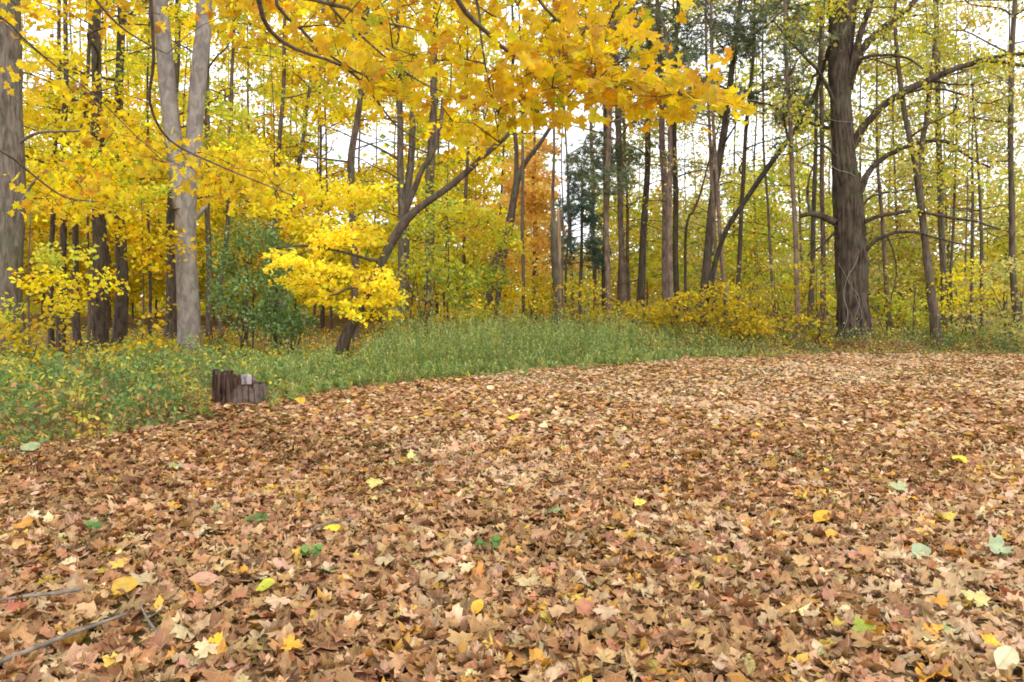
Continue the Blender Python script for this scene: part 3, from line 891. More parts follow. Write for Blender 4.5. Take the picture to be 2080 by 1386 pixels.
# ---- pines and other straight trunks of the right hand wood
TUFTS = {1270: (1235, 305, 60, 36, 12), 1420: (1480, 90, 60, 80, 8), 1624: (1575, 230, 70, 100, 6), 1350: (1335, 70, 60, 70, 16), 1674: (1630, 190, 45, 90, 3),
         1497: (1530, 130, 50, 80, 5), 1368: (1390, 130, 60, 60, 10), 1236: (1225, 350, 50, 40, 9), 1210: (1200, 320, 40, 30, 6), 1648: (1650, 60, 50, 60, 3)}
PINES = [
    ('slim pine trunk standing behind the blue green pine', 27, [(1210, 680, 10), (1206, 500, 9), (1203, 330, 8), (1200, 200, 7)], 'bark_pine', 9),
    ('palest pine trunk near the middle, reaching down before the yellow shrubs', 20.5, [(1236, 700, 15), (1234, 560, 13), (1232, 400, 13), (1238, 250, 13), (1240, 100, 12)], 'bark_pine', 6),
    ('dark trunk close behind the left side of the pale pine trunk near the middle', 24, [(1228, 685, 14), (1228, 540, 12), (1230, 400, 10), (1228, 250, 9)], 'bark_dark', 8),
    ('pine trunk right of the palest one, reaching into the hanging leaves', 23, [(1270, 690, 15), (1264, 540, 14), (1260, 400, 14), (1256, 240, 14), (1250, 100, 12)], 'bark_pine', 6),
    ('thin reddish trunk touching the right side of a pine trunk near the middle', 25, [(1280, 680, 10), (1276, 560, 9), (1274, 430, 7), (1270, 300, 5)], 'bark_pine', None),
    ('dark mossy trunk leaning slightly right, left of the pair of pine trunks', 24, [(1300, 685, 22), (1303, 560, 18), (1310, 430, 15), (1316, 300, 14), (1318, 100, 11)], 'bark_brown', 8),
    ('stout pine trunk with reddish bark right of the mossy trunk', 22, [(1350, 692, 20), (1352, 560, 19), (1352, 430, 17), (1346, 300, 14), (1340, 100, 12)], 'bark_pine', 7),
    ('pine trunk crossing the stout reddish one, leaning left', 20, [(1368, 702, 12), (1362, 560, 12), (1358, 430, 13), (1362, 300, 11), (1352, 60, 9)], 'bark_pine', None),
    ('straight blackish trunk right of the stout reddish pine trunk', 23, [(1376, 690, 16), (1373, 560, 14), (1372, 400, 13), (1370, 260, 12), (1375, 60, 10)], 'bark_dark', 8),
    ('thin bent stem right of the straight blackish trunk', 24, [(1388, 680, 8), (1392, 560, 7), (1396, 450, 6), (1420, 400, 5)], 'bark_brown', None),
    ('dark thick trunk leaning right behind two thin pale stems', 21, [(1420, 700, 22), (1433, 570, 21), (1445, 430, 19), (1462, 320, 17), (1480, 200, 15), (1500, 30, 11)], 'bark_dark', 7),
    ('thin pale pine stem, left of the two crossing the dark leaning trunk', 20, [(1465, 710, 9), (1456, 600, 8), (1448, 400, 9), (1440, 250, 7), (1434, 60, 6)], 'bark_pine', 8),
    ('thin pale pine stem, right of the two crossing the dark leaning trunk', 19.7, [(1482, 713, 14), (1472, 600, 10), (1460, 430, 9), (1452, 300, 8), (1444, 100, 6)], 'bark_pine', 8),
    ('slender dark trunk right of the dark leaning one, upright', 23, [(1497, 690, 12), (1500, 560, 11), (1508, 400, 10), (1514, 280, 9), (1530, 100, 8)], 'bark_brown', 8),
    ('very thin upright stem between the black slanting trunk and the oak side pines', 22, [(1575, 690, 8), (1568, 560, 7), (1558, 400, 6), (1550, 250, 5)], 'bark_pine', 8),
    ('tall slim pine trunk left of the two trunks beside the oak', 19, [(1624, 706, 14), (1618, 560, 11), (1612, 400, 11), (1602, 200, 10), (1594, 0, 9)], 'bark_pine', 7),
    ('dark trunk left of the reddish one beside the oak', 22, [(1648, 695, 14), (1650, 540, 12), (1654, 400, 11), (1658, 250, 8)], 'bark_brown', 8),
    ('reddish slim trunk standing closest to the left side of the big oak', 21, [(1674, 695, 14), (1672, 540, 12), (1670, 400, 11), (1669, 200, 10), (1670, 0, 9)], 'bark_pine', 8),
    ('slim reddish trunk just right of the big oak', 20, [(1806, 702, 12), (1800, 560, 10), (1792, 450, 9), (1784, 350, 7), (1780, 200, 5)], 'bark_pine', None),
    ('straight brown trunk right of the leaning forked tree', 21, [(1920, 699, 17), (1916, 560, 14), (1910, 400, 13), (1905, 200, 13), (1902, 0, 11)], 'bark_brown', 8),
    ('thin dark stem tight against the straight brown trunk at right', 22, [(1936, 695, 8), (1932, 560, 7), (1938, 430, 6), (1942, 300, 5)], 'bark_brown', None),
    ('thin brown stem left of the twin thin stems near the right edge', 24, [(1975, 680, 8), (1974, 560, 8), (1976, 430, 7), (1975, 330, 5)], 'bark_brown', None),
    ('thin mossy stem with small boughs near the right edge', 21, [(1996, 698, 9), (1994, 560, 9), (1992, 430, 7), (1986, 330, 5)], 'bark_brown', None),
    ('straight trunk nearest to the right edge of the picture', 20, [(2070, 702, 19), (2058, 560, 14), (2055, 400, 13), (2053, 200, 12), (2062, 0, 10)], 'bark_brown', 7),
]
for lab, d, pts, bk, tuft in PINES:
    t = Tree('pine_tree' if bk == 'bark_pine' else 'tree', lab, 'tree', d, pts, bk, top=13 if tuft else 8, flare=1.2, rough=.05)
    # bare broken snags of lower boughs
    if pts[0][0] in TUFTS:
        t.spray(t.blob(*TUFTS[pts[0][0]], .8), PINE, m=15, R=.4, size=.2, thick=.1, kind='needle', twig=.009)
    t.auto(2.6, 7, 6, .9, None, r0=.012)
    if tuft:
        if bk == 'bark_pine':
            t.auto(tuft - 1, 13, 16, 1.7, PINE, 5, m=5, R=.36, size=.19, kind='needle', rise=.25)
        else:
            t.auto(4.5, 8, 7, 1.7, OLIVE, 4, m=20, R=.5, size=.085, flat=.5, thick=.16)
            t.auto(tuft, 12.5, 9, 2.4, OLIVE, 4, m=18, R=.6, size=.085, flat=.5, thick=.18)
    else:
        t.auto(3, 7, 5, 1.2, OLIVE, 3, m=14, R=.42, size=.08, flat=.5, thick=.15)
    t.build()

# black slanting trunk
t = Tree('tree', 'black slanting trunk leaning far to the right towards the big oak', 'tree', 19.5, [(1422, 708, 13), (1446, 560, 12), (1475, 468, 12), (1512, 412, 12), (1560, 340, 12), (1610, 270, 11), (1650, 205, 9), (1680, 110, 7), (1700, 0, 5)], 'bark_black', flare=1.1, rough=.1)
t.limb([(1600, 285), (1590, 220), (1600, 150)], 5, 3, 0, .6)
t.spray(t.blob(1600, 190, 60, 90, 9, 1), OLIVE, m=16, R=.4, flat=.5, thick=.14)
t.build()

# leaning forked tree at right
t = Tree('tree', 'grey green tree leaning left and forked high, right of the big oak', 'tree', 19, [(1905, 708, 27), (1893, 600, 20), (1880, 500, 17), (1868, 400, 16), (1862, 335, 17), (1848, 280, 12), (1832, 200, 11), (1820, 60, 8)], 'bark_brown', top=10)
t.limb([(1864, 345), (1876, 280), (1886, 210), (1900, 80)], 13, 8, 0, .4)
t.auto(5, 9.5, 10, 2.0, OLIVE, 4, m=18, R=.5, flat=.5, thick=.15, size=.085)
t.build()

# ---- the big oak
t = Tree('oak_tree', 'massive dark oak with furrowed bark and long spreading limbs', 'tree', 19.3,
         [(1737, 710, 88), (1733, 660, 66), (1731, 600, 60), (1728, 500, 61), (1722, 400, 57), (1712, 300, 48), (1706, 200, 45), (1709, 100, 50), (1712, 0, 52)], 'bark_oak', top=11, sides=54, ridges=15, ridge_amp=.055, flare=1.25, rough=.13)
LIMBS = [
    ([(1728, 305), (1752, 262), (1790, 220), (1850, 180), (1920, 148), (2000, 122), (2080, 108), (2180, 90)], 17, 6, 0, -1.2),
    ([(2000, 122), (2060, 130), (2110, 138)], 8, 5, -.9, -1.1),
    ([(1742, 400), (1765, 350), (1800, 318), (1850, 295), (1920, 287), (1965, 318), (2010, 340)], 14, 4, 0, .9),
    ([(1722, 180), (1745, 110), (1790, 60), (1850, 12), (1880, -30)], 20, 9, 0, 1.0),
    ([(1724, 170), (1742, 90), (1765, 20), (1790, -60)], 16, 8, -.1, -.6),
    ([(1728, 160), (1750, 120), (1790, 112), (1840, 118), (1875, 140)], 9, 3, -.2, -1.0),
    ([(1700, 220), (1672, 160), (1640, 120), (1600, 80), (1570, 40)], 9, 3, -.1, -.8),
    ([(1698, 265), (1650, 250), (1600, 230), (1560, 212), (1520, 205)], 8, 3, 0, .8),
    ([(1700, 200), (1660, 150), (1640, 190), (1600, 300)], 6, 2, 0, .5),
    ([(1698, 452), (1670, 440), (1645, 434), (1625, 440)], 17, 8, 0, .2),
    ([(1645, 434), (1640, 380), (1655, 330)], 7, 3, .1, .4),
    ([(1750, 455), (1790, 438), (1860, 430), (1930, 442), (1990, 452), (2030, 466)], 9, 3, -.1, -.9),
    ([(1755, 515), (1778, 490), (1820, 472), (1860, 472), (1910, 486), (1980, 500)], 9, 3, -.1, -.7),
    ([(1800, 476), (1815, 510), (1820, 560), (1810, 610)], 4, 2, -.3, -.2),
    ([(1745, 430), (1770, 400), (1830, 388), (1900, 380)], 6, 2, .1, 1.2),
    ([(1700, 320), (1660, 290), (1610, 310), (1560, 320)], 6, 2, -.1, -1),
    ([(1890, 165), (1930, 170), (1980, 172), (2060, 160)], 5, 2, -.5, -.2),
    ([(1840, 190), (1890, 180), (1950, 190), (2000, 210), (2050, 195)], 6, 2, -.4, .3),
    ([(1697, 470), (1668, 500), (1640, 520)], 6, 3, 0, .4),
]
for pts, w0, w1, a0, a1 in LIMBS:
    t.limb(pts, w0, w1, a0, a1, step=.18, sides=9)
OAKY = [((.58, .50, .05), 4), ((.44, .44, .05), 4), ((.72, .56, .06), 2), ((.30, .34, .05), 2)]
for bx, by, rx, ry, n in ((2010, 110, 90, 26, 16), (1900, 110, 90, 35, 10), (1830, 40, 90, 40, 16), (1700, 8, 70, 18, 14), (1850, 190, 80, 30, 8), (1980, 230, 100, 50, 12),
                          (1620, 60, 60, 45, 9), (1800, 270, 70, 40, 8), (1900, 320, 80, 45, 10), (1850, 400, 90, 30, 8), (1600, 240, 70, 60, 7), (1960, 380, 90, 60, 8), (1850, 560, 50, 30, 5)):
    t.spray(t.blob(bx, by, rx, ry, n, 1.2), OAKY, m=26, R=.36, size=.08, flat=.6, thick=.1)
t.auto(7.8, 11, 12, 3, OAKY, 4, m=24)
t.build()

# pale vines climbing the oak: one thing that hangs on the tree
ac = Acc()
rs = np.random.RandomState(4)
for (pts, w_) in (([(1705, 690), (1722, 640), (1712, 600), (1722, 560), (1735, 540), (1752, 500), (1758, 480)], 2.4),
                  ([(1688, 262), (1690, 300), (1686, 330), (1700, 345), (1722, 350), (1740, 360)], 3.0),
                  ([(1735, 300), (1748, 270), (1735, 250), (1700, 246), (1682, 240)], 2.0),
                  ([(1730, 350), (1738, 370), (1745, 395)], 2.2), ([(1745, 680), (1735, 650), (1745, 610), (1730, 580), (1705, 535)], 1.8),
                  ([(1715, 690), (1740, 660), (1750, 640), (1738, 600)], 1.6)):
    P = [W(x + rs.uniform(-2, 2), y, 19.3 - .40 - .20 * (y > 600) + .2 * abs(x - 1724) / 40) for x, y in pts]
    P, R = smooth_path(P, [w_ * .45 / F * 19.3 / 2] * len(P), .08)
    tube(ac, P, R, 5)
b = W(1735, 690, 17.2); b[2] = 0
v = link('vine', ac.mesh('vine', M['vine'], b, smooth=True), None, b)
tag(v, 'pale leafless vines winding over the bark of the big oak', 'vine')

# ---- orange and yellow shrubs of the understory
SHRUBS = [
    ('golden shrub in front of the broken dead tree, left of it', 19.5, 1085, 700, 1080, 615, 60, 45, 34, AMBER),
    ('golden shrub right of the broken dead tree, behind the grass', 19.5, 1180, 700, 1175, 620, 55, 42, 30, AMBER),
    ('yellow green shrub behind the middle of the tall grass', 20.5, 1000, 695, 985, 620, 50, 40, 22, YGREEN),
    ('low yellow shrub at the foot of the pale pine trunk', 19.5, 1262, 702, 1265, 645, 50, 28, 20, AMBER),
    ('yellow shrub between the mossy trunk and the stout pine trunk', 19.8, 1330, 702, 1325, 640, 45, 28, 20, AMBER),
    ('amber shrub at the foot of the straight blackish trunk', 19.2, 1400, 706, 1395, 640, 48, 36, 24, AMBER),
    ('yellow shrub at the foot of the dark leaning trunk', 18.9, 1440, 708, 1440, 625, 60, 40, 26, AMBER),
    ('golden shrub in front of the two thin pale pine stems', 18.8, 1480, 710, 1500, 655, 60, 30, 22, AMBER),
    ('tall golden shrub left of the tall slim pine trunk', 19.4, 1555, 704, 1550, 620, 65, 48, 28, AMBER),
    ('broad yellow green shrub behind the golden ones left of the oak', 20.5, 1590, 700, 1580, 560, 90, 45, 20, OLIVE),
    ('orange tinted shrub touching the left side of the oak', 18.9, 1665, 706, 1655, 590, 38, 60, 16, AMBER),
    ('low golden shrub in the grass between the slim pine trunk and the oak', 18.6, 1610, 712, 1600, 664, 70, 24, 18, AMBER),
    ('yellow green shrub right of the oak and left of the leaning grey tree', 19.6, 1840, 704, 1835, 620, 55, 55, 26, YGREEN),
    ('golden shrub left of the straight brown trunk at right', 20.2, 1880, 702, 1790, 640, 35, 30, 10, AMBER),
    ('yellow shrub between the straight brown trunk and the twin thin stems', 19.8, 1960, 704, 1965, 590, 45, 45, 24, YELLOW),
    ('yellow green shrub filling the right edge', 19.2, 2050, 706, 2045, 600, 60, 60, 22, OLIVE),
    ('low olive shrub near the right edge', 18.8, 2010, 710, 2000, 655, 60, 28, 18, OLIVE),
    ('pale yellow shrub hanging before the brown trunk right of the forked grey trunk', 19, 850, 708, 850, 560, 55, 60, 22, OLIVE),
    ('low gold shrub under the bright maple at the left end of the grass', 20, 800, 700, 800, 655, 70, 22, 14, AMBER),
    ('tan and yellow shrub at the foot of the forked pale maple', 15, 300, 742, 290, 708, 75, 24, 14, AMBER),
    ('small gold shrub right of the foot of the pale maple', 18, 440, 716, 445, 680, 40, 28, 12, AMBER),
    ('small tan and gold bush low at the left edge before the thick grey trunk', 12, 40, 780, 60, 715, 80, 22, 8, AMBER),
]
for lab, d, px, base, ox, oy, rx, ry, n, pal in SHRUBS:
    bush(lab, d, px, base, ox, oy, rx * 1.3, ry * 1.25, n, pal, 'leaf', 'shrub', size=.078, m=24, R=.40, flat=.8, cat='shrub', thick=.045)

# ---- background trees one can still tell apart: slender stems with crowns
rs = np.random.RandomState(21)
GL = 'slender far trees behind the yellow wood at left'
GR = 'slender far trees behind the pines at right'
USED = set()
MARKS = [(-999, 'behind the thick trunk at the left edge'), (60, 'behind the thin dark trunks at left'), (180, 'behind the two tall dark trunks'), (270, 'left of the pale forked maple'),
         (350, 'right behind the pale forked maple'), (430, 'behind the dark green bush'), (600, 'behind the bright yellow leaning maple'), (740, 'left of the forked grey trunk'),
         (830, 'right of the forked grey trunk'), (930, 'behind the green young maple'), (1010, 'near the orange maple'), (1110, 'right of the broken dead tree'),
         (1240, 'behind the pine trunks near the middle'), (1320, 'behind the stout reddish pine trunk'), (1400, 'behind the dark leaning trunk'), (1490, 'under the black slanting trunk'),
         (1580, 'left of the big oak'), (1700, 'behind the big oak'), (1770, 'right of the big oak'), (1850, 'behind the leaning forked tree'), (1930, 'near the twin thin stems at right'),
         (2020, 'at the right edge')]
for k in range(86):
    px = -60 + 2200 * (k + rs.uniform(-.5, .5)) / 86
    d = rs.uniform(27, 46)
    left = px < 1060
    if 1040 < px < 1240 and k % 3: continue
    if not left and k % 5 == 0: continue
    by = 600 + CAM_H * F / d
    ww = rs.uniform(.08, .24) * F / d * (1 if left else .8)
    ln = rs.uniform(-14, 14)
    pal = [GOLD, YELLOW, YGREEN, AMBER][rs.randint(4)] if left else [OLIVE, YGREEN, AMBER, OLIVE][rs.randint(4)]
    where = [nm for lim, nm in MARKS if px >= lim][-1]
    for _ in range(60):
        pname = (['gold', 'yellow', 'lime', 'amber'] if left else ['olive', 'lime', 'amber'])[rs.randint(4 if left else 3)]
        pal = dict(gold=GOLD, yellow=YELLOW, lime=YGREEN, amber=AMBER, olive=OLIVE)[pname]
        bkn = ['brown', 'dark', 'grey', 'reddish'][rs.randint(4)]
        wname = 'slim' if ww / F * d < .19 else 'stouter'
        lab = 'distant %s %s trunk with %s leaves %s' % (wname, bkn, pname, where)
        if lab not in USED: break
    USED.add(lab)
    t = Tree('tree', lab, 'tree', d,
             [(px, by, ww), (px + ln * .4, by - 150, ww * .85), (px + ln, by - 330, ww * .6)], dict(brown='bark_brown', dark='bark_dark', grey='bark_grey', reddish='bark_pine')[bkn],
             group=GL if left else GR, seed=900 + k, sides=7, top=16, flare=1.1)
    if left:
        t.auto(1.5, 8, 12, 2.8, pal, 5, m=26, R=.75, size=.165)
        t.auto(.9, 4.2, 8, 2.6, [pal, AMBER, YGREEN][k % 3], 5, m=26, R=.75, size=.15)
        t.auto(8, 15, 9, 3.2, pal, 5, m=22, R=.85, size=.17)
    else:
        t.auto(1.0, 5.5, 10, 2.8, pal, 5, m=34, R=.85, size=.14, flat=.5, thick=.28)
        t.auto(5.5, 15, 12, 3.0, pal, 5, m=21, R=.85, size=.14, flat=.5, thick=.3)
    t.build()

# ---- far wood that reads as one mass
far = Acc()
n = 60000
x = rs.uniform(-60, 60, n); y = rs.uniform(47, 68, n)
hh = np.where(x < 1, 13, 7.6) + 2.5 * noise2(x * .25, y * .2) + 1.2 * noise2(x * .9, y)
gap = np.exp(-((x / y * F + 1040 - 1165) / 45) ** 2) + .5 * np.exp(-((x / y * F + 1040 - 720) / 90) ** 2)
hh = hh * (1 - .5 * gap)
z = rs.uniform(0, 1, n) ** .8 * hh
lo_ = rs.uniform(0, 1, n) < .35
z = np.where(lo_, rs.uniform(0, 3.8, n), z); y = np.where(lo_, rs.uniform(46, 56, n), y)
lump = noise2(x * .7 + z * .3, z * .9 + y * .4)
keep = (lump > -.15) | (z < 3.6)
x, y, z, lump = x[keep], y[keep], z[keep], lump[keep]
n = len(x)
pa = pal_pick(GOLD + YGREEN, n, rs); pb = pal_pick(OLIVE, n, rs)
colr = np.where((x < 3)[:, None], pa, pb)
Nn = rs.randn(n, 3); Nn[:, 2] = np.abs(Nn[:, 2]) + .5
add_leaves(far, T_QUAD, np.stack([x, y, z + gz(x, y)], -1), Nn, rs.uniform(0, 6.28, n), rs.uniform(.28, .6, n), colr, .3)
fo = link('far_wood', far.mesh('far_wood', M['leaf']))
tag(fo, 'mass of yellow and green foliage of the far wood behind all the trees', 'foliage', kind='stuff')

# ================================================================== undergrowth
# tall grass-like herbs along the far edge
rs = np.random.RandomState(31)
her = Acc()
n = 9000
x = rs.uniform(-6, 7.5, n); e = edge(x)
depth = rs.uniform(0, 1, n) ** 1.2 * 4.6
y = e - .15 + depth
pxx = x / y * F + 1040
keep = (pxx > 470) & (pxx < 1500) & (rs.uniform(0, 1, n) < np.clip(1.1 - .6 * np.abs(noise2(x, y)), .3, 1)) & (rs.uniform(0, 1, n) < np.interp(pxx, [470, 640, 1250, 1500], [.45, 1, 1, .3]))
x, y, depth = x[keep], y[keep], depth[keep]; n = len(x)
fr_ = rs.uniform(0, 1, n) < .13
y = np.where(fr_, edge(x) - np.abs(rs.normal(0, .7, n)) * (.4 + np.clip(noise2(x * 2, x), 0, 1)), y)
h = np.interp(depth, [0, .5, 1.2, 5], [.16, .38, .66, .82]) * rs.uniform(.6, 1.25, n) * (1 + .22 * noise2(x * 2.3, y * 2.3)) * np.interp(x / y * F + 1040, [470, 620, 740, 820, 1200, 1500], [.45, .5, .7, 1, .9, .55])
pq_ = x / y * F + 1040
h *= 1 - .62 * np.exp(-((pq_ - 705) / 32) ** 2)
h *= 1 + .30 * noise2(x * 1.1 + 4, y * 1.7) + .5 * (rs.uniform(0, 1, n) < .08)
h = np.where(fr_, rs.uniform(.06, .22, n), h)
kp_ = ~((x / y * F + 1040 > 405) & (x / y * F + 1040 < 545) & (y < ground_point(470, 826)[1] + .5))
x, y, depth, h, fr_ = x[kp_], y[kp_], depth[kp_], h[kp_], fr_[kp_]; n = len(x)
base = np.stack([x, y, gz(x, y)], -1)
lean = rs.uniform(-.14, .14, (n, 2)) * h[:, None]
topp = base + np.c_[lean, h]
col0 = pal_pick(HERB, n, rs) * (1 + .22 * noise2(x * 2.1, y * 1.9))[:, None]
dry_ = (rs.uniform(0, 1, n) < .14 + .25 * (noise2(x * 1.5 + 8, y * 2) > .35))
col0 = np.where(dry_[:, None], pal_pick([((.46, .44, .14), 3), ((.50, .38, .16), 2), ((.62, .54, .12), 2)], n, rs), col0)
# stems: thin strip made of two crossing slivers
wv = .0045
sv = np.stack([base + [wv, 0, 0], base - [wv, 0, 0], topp, base + [0, wv, 0], base - [0, wv, 0], topp], 1).reshape(-1, 3)
her.add(sv, np.arange(n * 6).reshape(-1, 3), None, np.repeat(col0 * .9, 6, 0))
nl = 15
f = rs.uniform(.12, 1.02, (n, nl))
P = base[:, None] + (topp - base)[:, None] * f[..., None]
azs = rs.uniform(0, 6.28, (n, nl)); up = rs.uniform(-.1, 2.6, (n, nl))
dirn = np.stack([np.cos(azs), np.sin(azs), up], -1); dirn = norm(dirn)
L2 = rs.uniform(.05, .12, (n, nl))
P = P + dirn * (L2 / 2)[..., None]
side = norm(np.cross(dirn, np.array([0, 0, 1.0])))
wd = .0075 * rs.uniform(.7, 1.5, (n, nl))
A_ = P - dirn * (L2 / 2)[..., None]; B_ = P + dirn * (L2 / 2)[..., None] - np.array([0, 0, 1]) * (L2 * .2)[..., None]
V = np.stack([A_, P + side * wd[..., None], B_, P - side * wd[..., None]], 2).reshape(-1, 3)
k = n * nl
idx = np.arange(k)[:, None] * 4
tri = np.concatenate([idx + [0, 1, 2], idx + [0, 2, 3]])
cc = np.repeat(pal_pick(HERB, k, rs) * .5 + np.repeat(col0, nl, 0) * .5, 4, 0)
her.add(V, tri, None, cc)
ho = link('tall_grass', her.mesh('tall_grass', M['grass']))
tag(ho, 'tall green grass and weeds along the far edge of the leafy clearing', 'grass', kind='stuff')

# low leafy ground cover: left bank, foot of the grass, right edge
cov = Acc()
sb_y = ground_point(470, 826)[1]
def cover(n, xr, drange, hmax, pal, size, pxr, tm=T_HERB, clump=1.0, curl=.3, seed=1, off=0.0, patchy=False):
    r = np.random.RandomState(seed)
    x = r.uniform(xr[0], xr[1], n); e_ = edge(x)
    y = e_ + off + r.uniform(0, 1, n) ** 1.1 * drange
    px = x / y * F + 1040
    nn = noise2(x * 1.6 + 5, y * 1.6)
    kp = (px > pxr[0]) & (px < pxr[1]) & (nn > -.55 * clump + r.uniform(-.25, .25, n) - .1)
    kp &= ~((px > 425) & (px < 545) & (y < sb_y + .05)) & ~((px > 408) & (px < 530) & (y > sb_y - .02) & (y < sb_y + .52))
    x, y, nn, e_ = x[kp], y[kp], nn[kp], e_[kp]; n = len(x)
    ramp = np.clip((y - e_ + .15) / .7, .14, 1)
    hh_ = hmax * ramp * np.interp(x / y * F + 1040, [380, 560, 760, 1000, 1200], [1, .62, .5, .6, 1]) * (.45 + .55 * np.clip(nn + .6, 0, 1.3)) * (.6 + .4 * np.sin(x * 4.7 + y * 3.1) ** 2)
    z = gz(x, y) + .02 + hh_ * r.uniform(0, 1, n) ** .7
    N_ = petiole_free(r, n, .55)
    c = pal_pick(pal, n, r) * (1 + .18 * noise2(x * 3, y * 3))[:, None]
    if patchy:
        pn = noise2(x * 1.9 + 9, y * 2.3) + .5 * noise2(x * 5.1, y * 4.3 + 3)
        c1 = pal_pick([((.15, .25, .06), 4), ((.22, .33, .09), 3), ((.10, .17, .05), 2)], n, r)
        c2 = pal_pick([((.66, .56, .07), 4), ((.50, .50, .07), 3), ((.68, .44, .06), 2)], n, r)
        c3 = pal_pick([((.42, .24, .09), 3), ((.55, .38, .10), 2), ((.28, .14, .06), 1.5)], n, r)
        q_ = r.uniform(-.3, .3, n)
        c = np.where((pn + q_ > .48)[:, None], c2, np.where((pn + q_ < .12)[:, None], c1, c))
        fr = (y - e_ < .9 + .5 * noise2(x * 4, 1 + 0 * x)) & (r.uniform(0, 1, n) < .45)
        c = np.where(fr[:, None], c3, c)
    add_leaves(cov, tm, np.stack([x, y, z], -1), N_, r.uniform(0, 6.28, n), size * r.uniform(.55, 1.4, n), np.clip(c, .01, .9), curl, 5, seed)
    # stems
    m_ = n // 7
    b_ = np.stack([x[:m_], y[:m_], gz(x[:m_], y[:m_])], -1); tp = b_ + np.c_[r.uniform(-.08, .08, (m_, 2)), hh_[:m_] * 1.05]
    w2 = .003
    sv_ = np.stack([b_ + [w2, 0, 0], b_ - [w2, 0, 0], tp], 1).reshape(-1, 3)
    cov.add(sv_, np.arange(m_ * 3).reshape(-1, 3), None, np.tile((.14, .13, .05), (m_ * 3, 1)))


cover(40000, (-12, -1.6), 9, .62, COVER, .064, (-80, 720), seed=3, patchy=True, off=-.15)
cover(11000, (-8, -1.0), 2.5, .34, COVER, .050, (-80, 760), seed=4, patchy=True, off=-.3)
cover(7000, (-2, 5), 1.3, .22, [((.30, .34, .06), 3), ((.14, .2, .05), 3), ((.62, .55, .08), 2)], .038, (640, 1480), seed=5, off=-.35)
cover(34000, (2.5, 15), 3.4, .62, COVER, .045, (1300, 2160), seed=6, patchy=True, off=-.3)
cover(9000, (1, 8), 2.0, .4, COVER, .045, (1150, 1800), seed=16, patchy=True, off=-.2)
cover(12000, (5, 15), 5, .85, AMBER + HERB, .06, (1380, 2160), seed=8, off=.9)
cover(5000, (7.2, 9.3), 1.2, .30, [((.42, .26, .12), 3), ((.3, .16, .07), 3), ((.55, .4, .08), 1)], .07, (1650, 1900), seed=9, off=-.2)
cover(12000, (-24, -3), 16, .5, GOLD + COVER, .08, (-80, 760), seed=12, off=7)
cvo = link('ground_cover', cov.mesh('ground_cover', M['leaf_green']))
tag(cvo, 'low green and yellow leafy plants along the edge of the wood', 'plants', kind='stuff')

# short lawn grass showing between the leaves
gr = Acc()
n = 60000
u = rs.uniform(0, 1, n)
y = 2.0 + 16.5 * u ** .8
x = rs.uniform(-.74, .74, n) * y
pat = noise2(x * .9 + 3, y * .9)
band = np.exp(-((y - 12.6) / 1.8) ** 2) * (x > 0) + .7 * np.exp(-(((y - edge(x)) + .5) / .7) ** 2)
keep = (y < edge(x) + .8) & (rs.uniform(0, 1, n) < np.clip(.10 + .5 * (noise2(x * 1.1 + 3, y * 1.1) > .45) + .2 * (pat > .3) + .9 * band, 0, 1))
x, y = x[keep], y[keep]; n = len(x)
b_ = np.stack([x, y, gz(x, y)], -1)
an = rs.uniform(0, 6.28, n); w2 = .0022 + .0003 * y
dv = np.stack([np.cos(an) * w2, np.sin(an) * w2, 0 * w2], -1)
h = rs.uniform(.035, .085, n)
tp = b_ + np.c_[rs.uniform(-.04, .04, (n, 2)), h]
gr.add(np.stack([b_ + dv, b_ - dv, tp], 1).reshape(-1, 3), np.arange(n * 3).reshape(-1, 3), None,
       np.repeat(pal_pick([((.10, .15, .035), 3), ((.16, .20, .05), 3), ((.30, .28, .10), 1.5)], n, rs), 3, 0))
go = link('lawn_grass', gr.mesh('lawn_grass', M['grass']))
tag(go, 'short green grass showing between the fallen leaves', 'grass', kind='stuff')

# ================================================================== leaf litter
rs = np.random.RandomState(41)
lit = Acc(); litn = Acc()


def litter_points(n, y0, y1):
    y = np.sqrt(rs.uniform(y0 ** 2, y1 ** 2, n)); x = rs.uniform(-.76, .76, n) * y
    return x, y


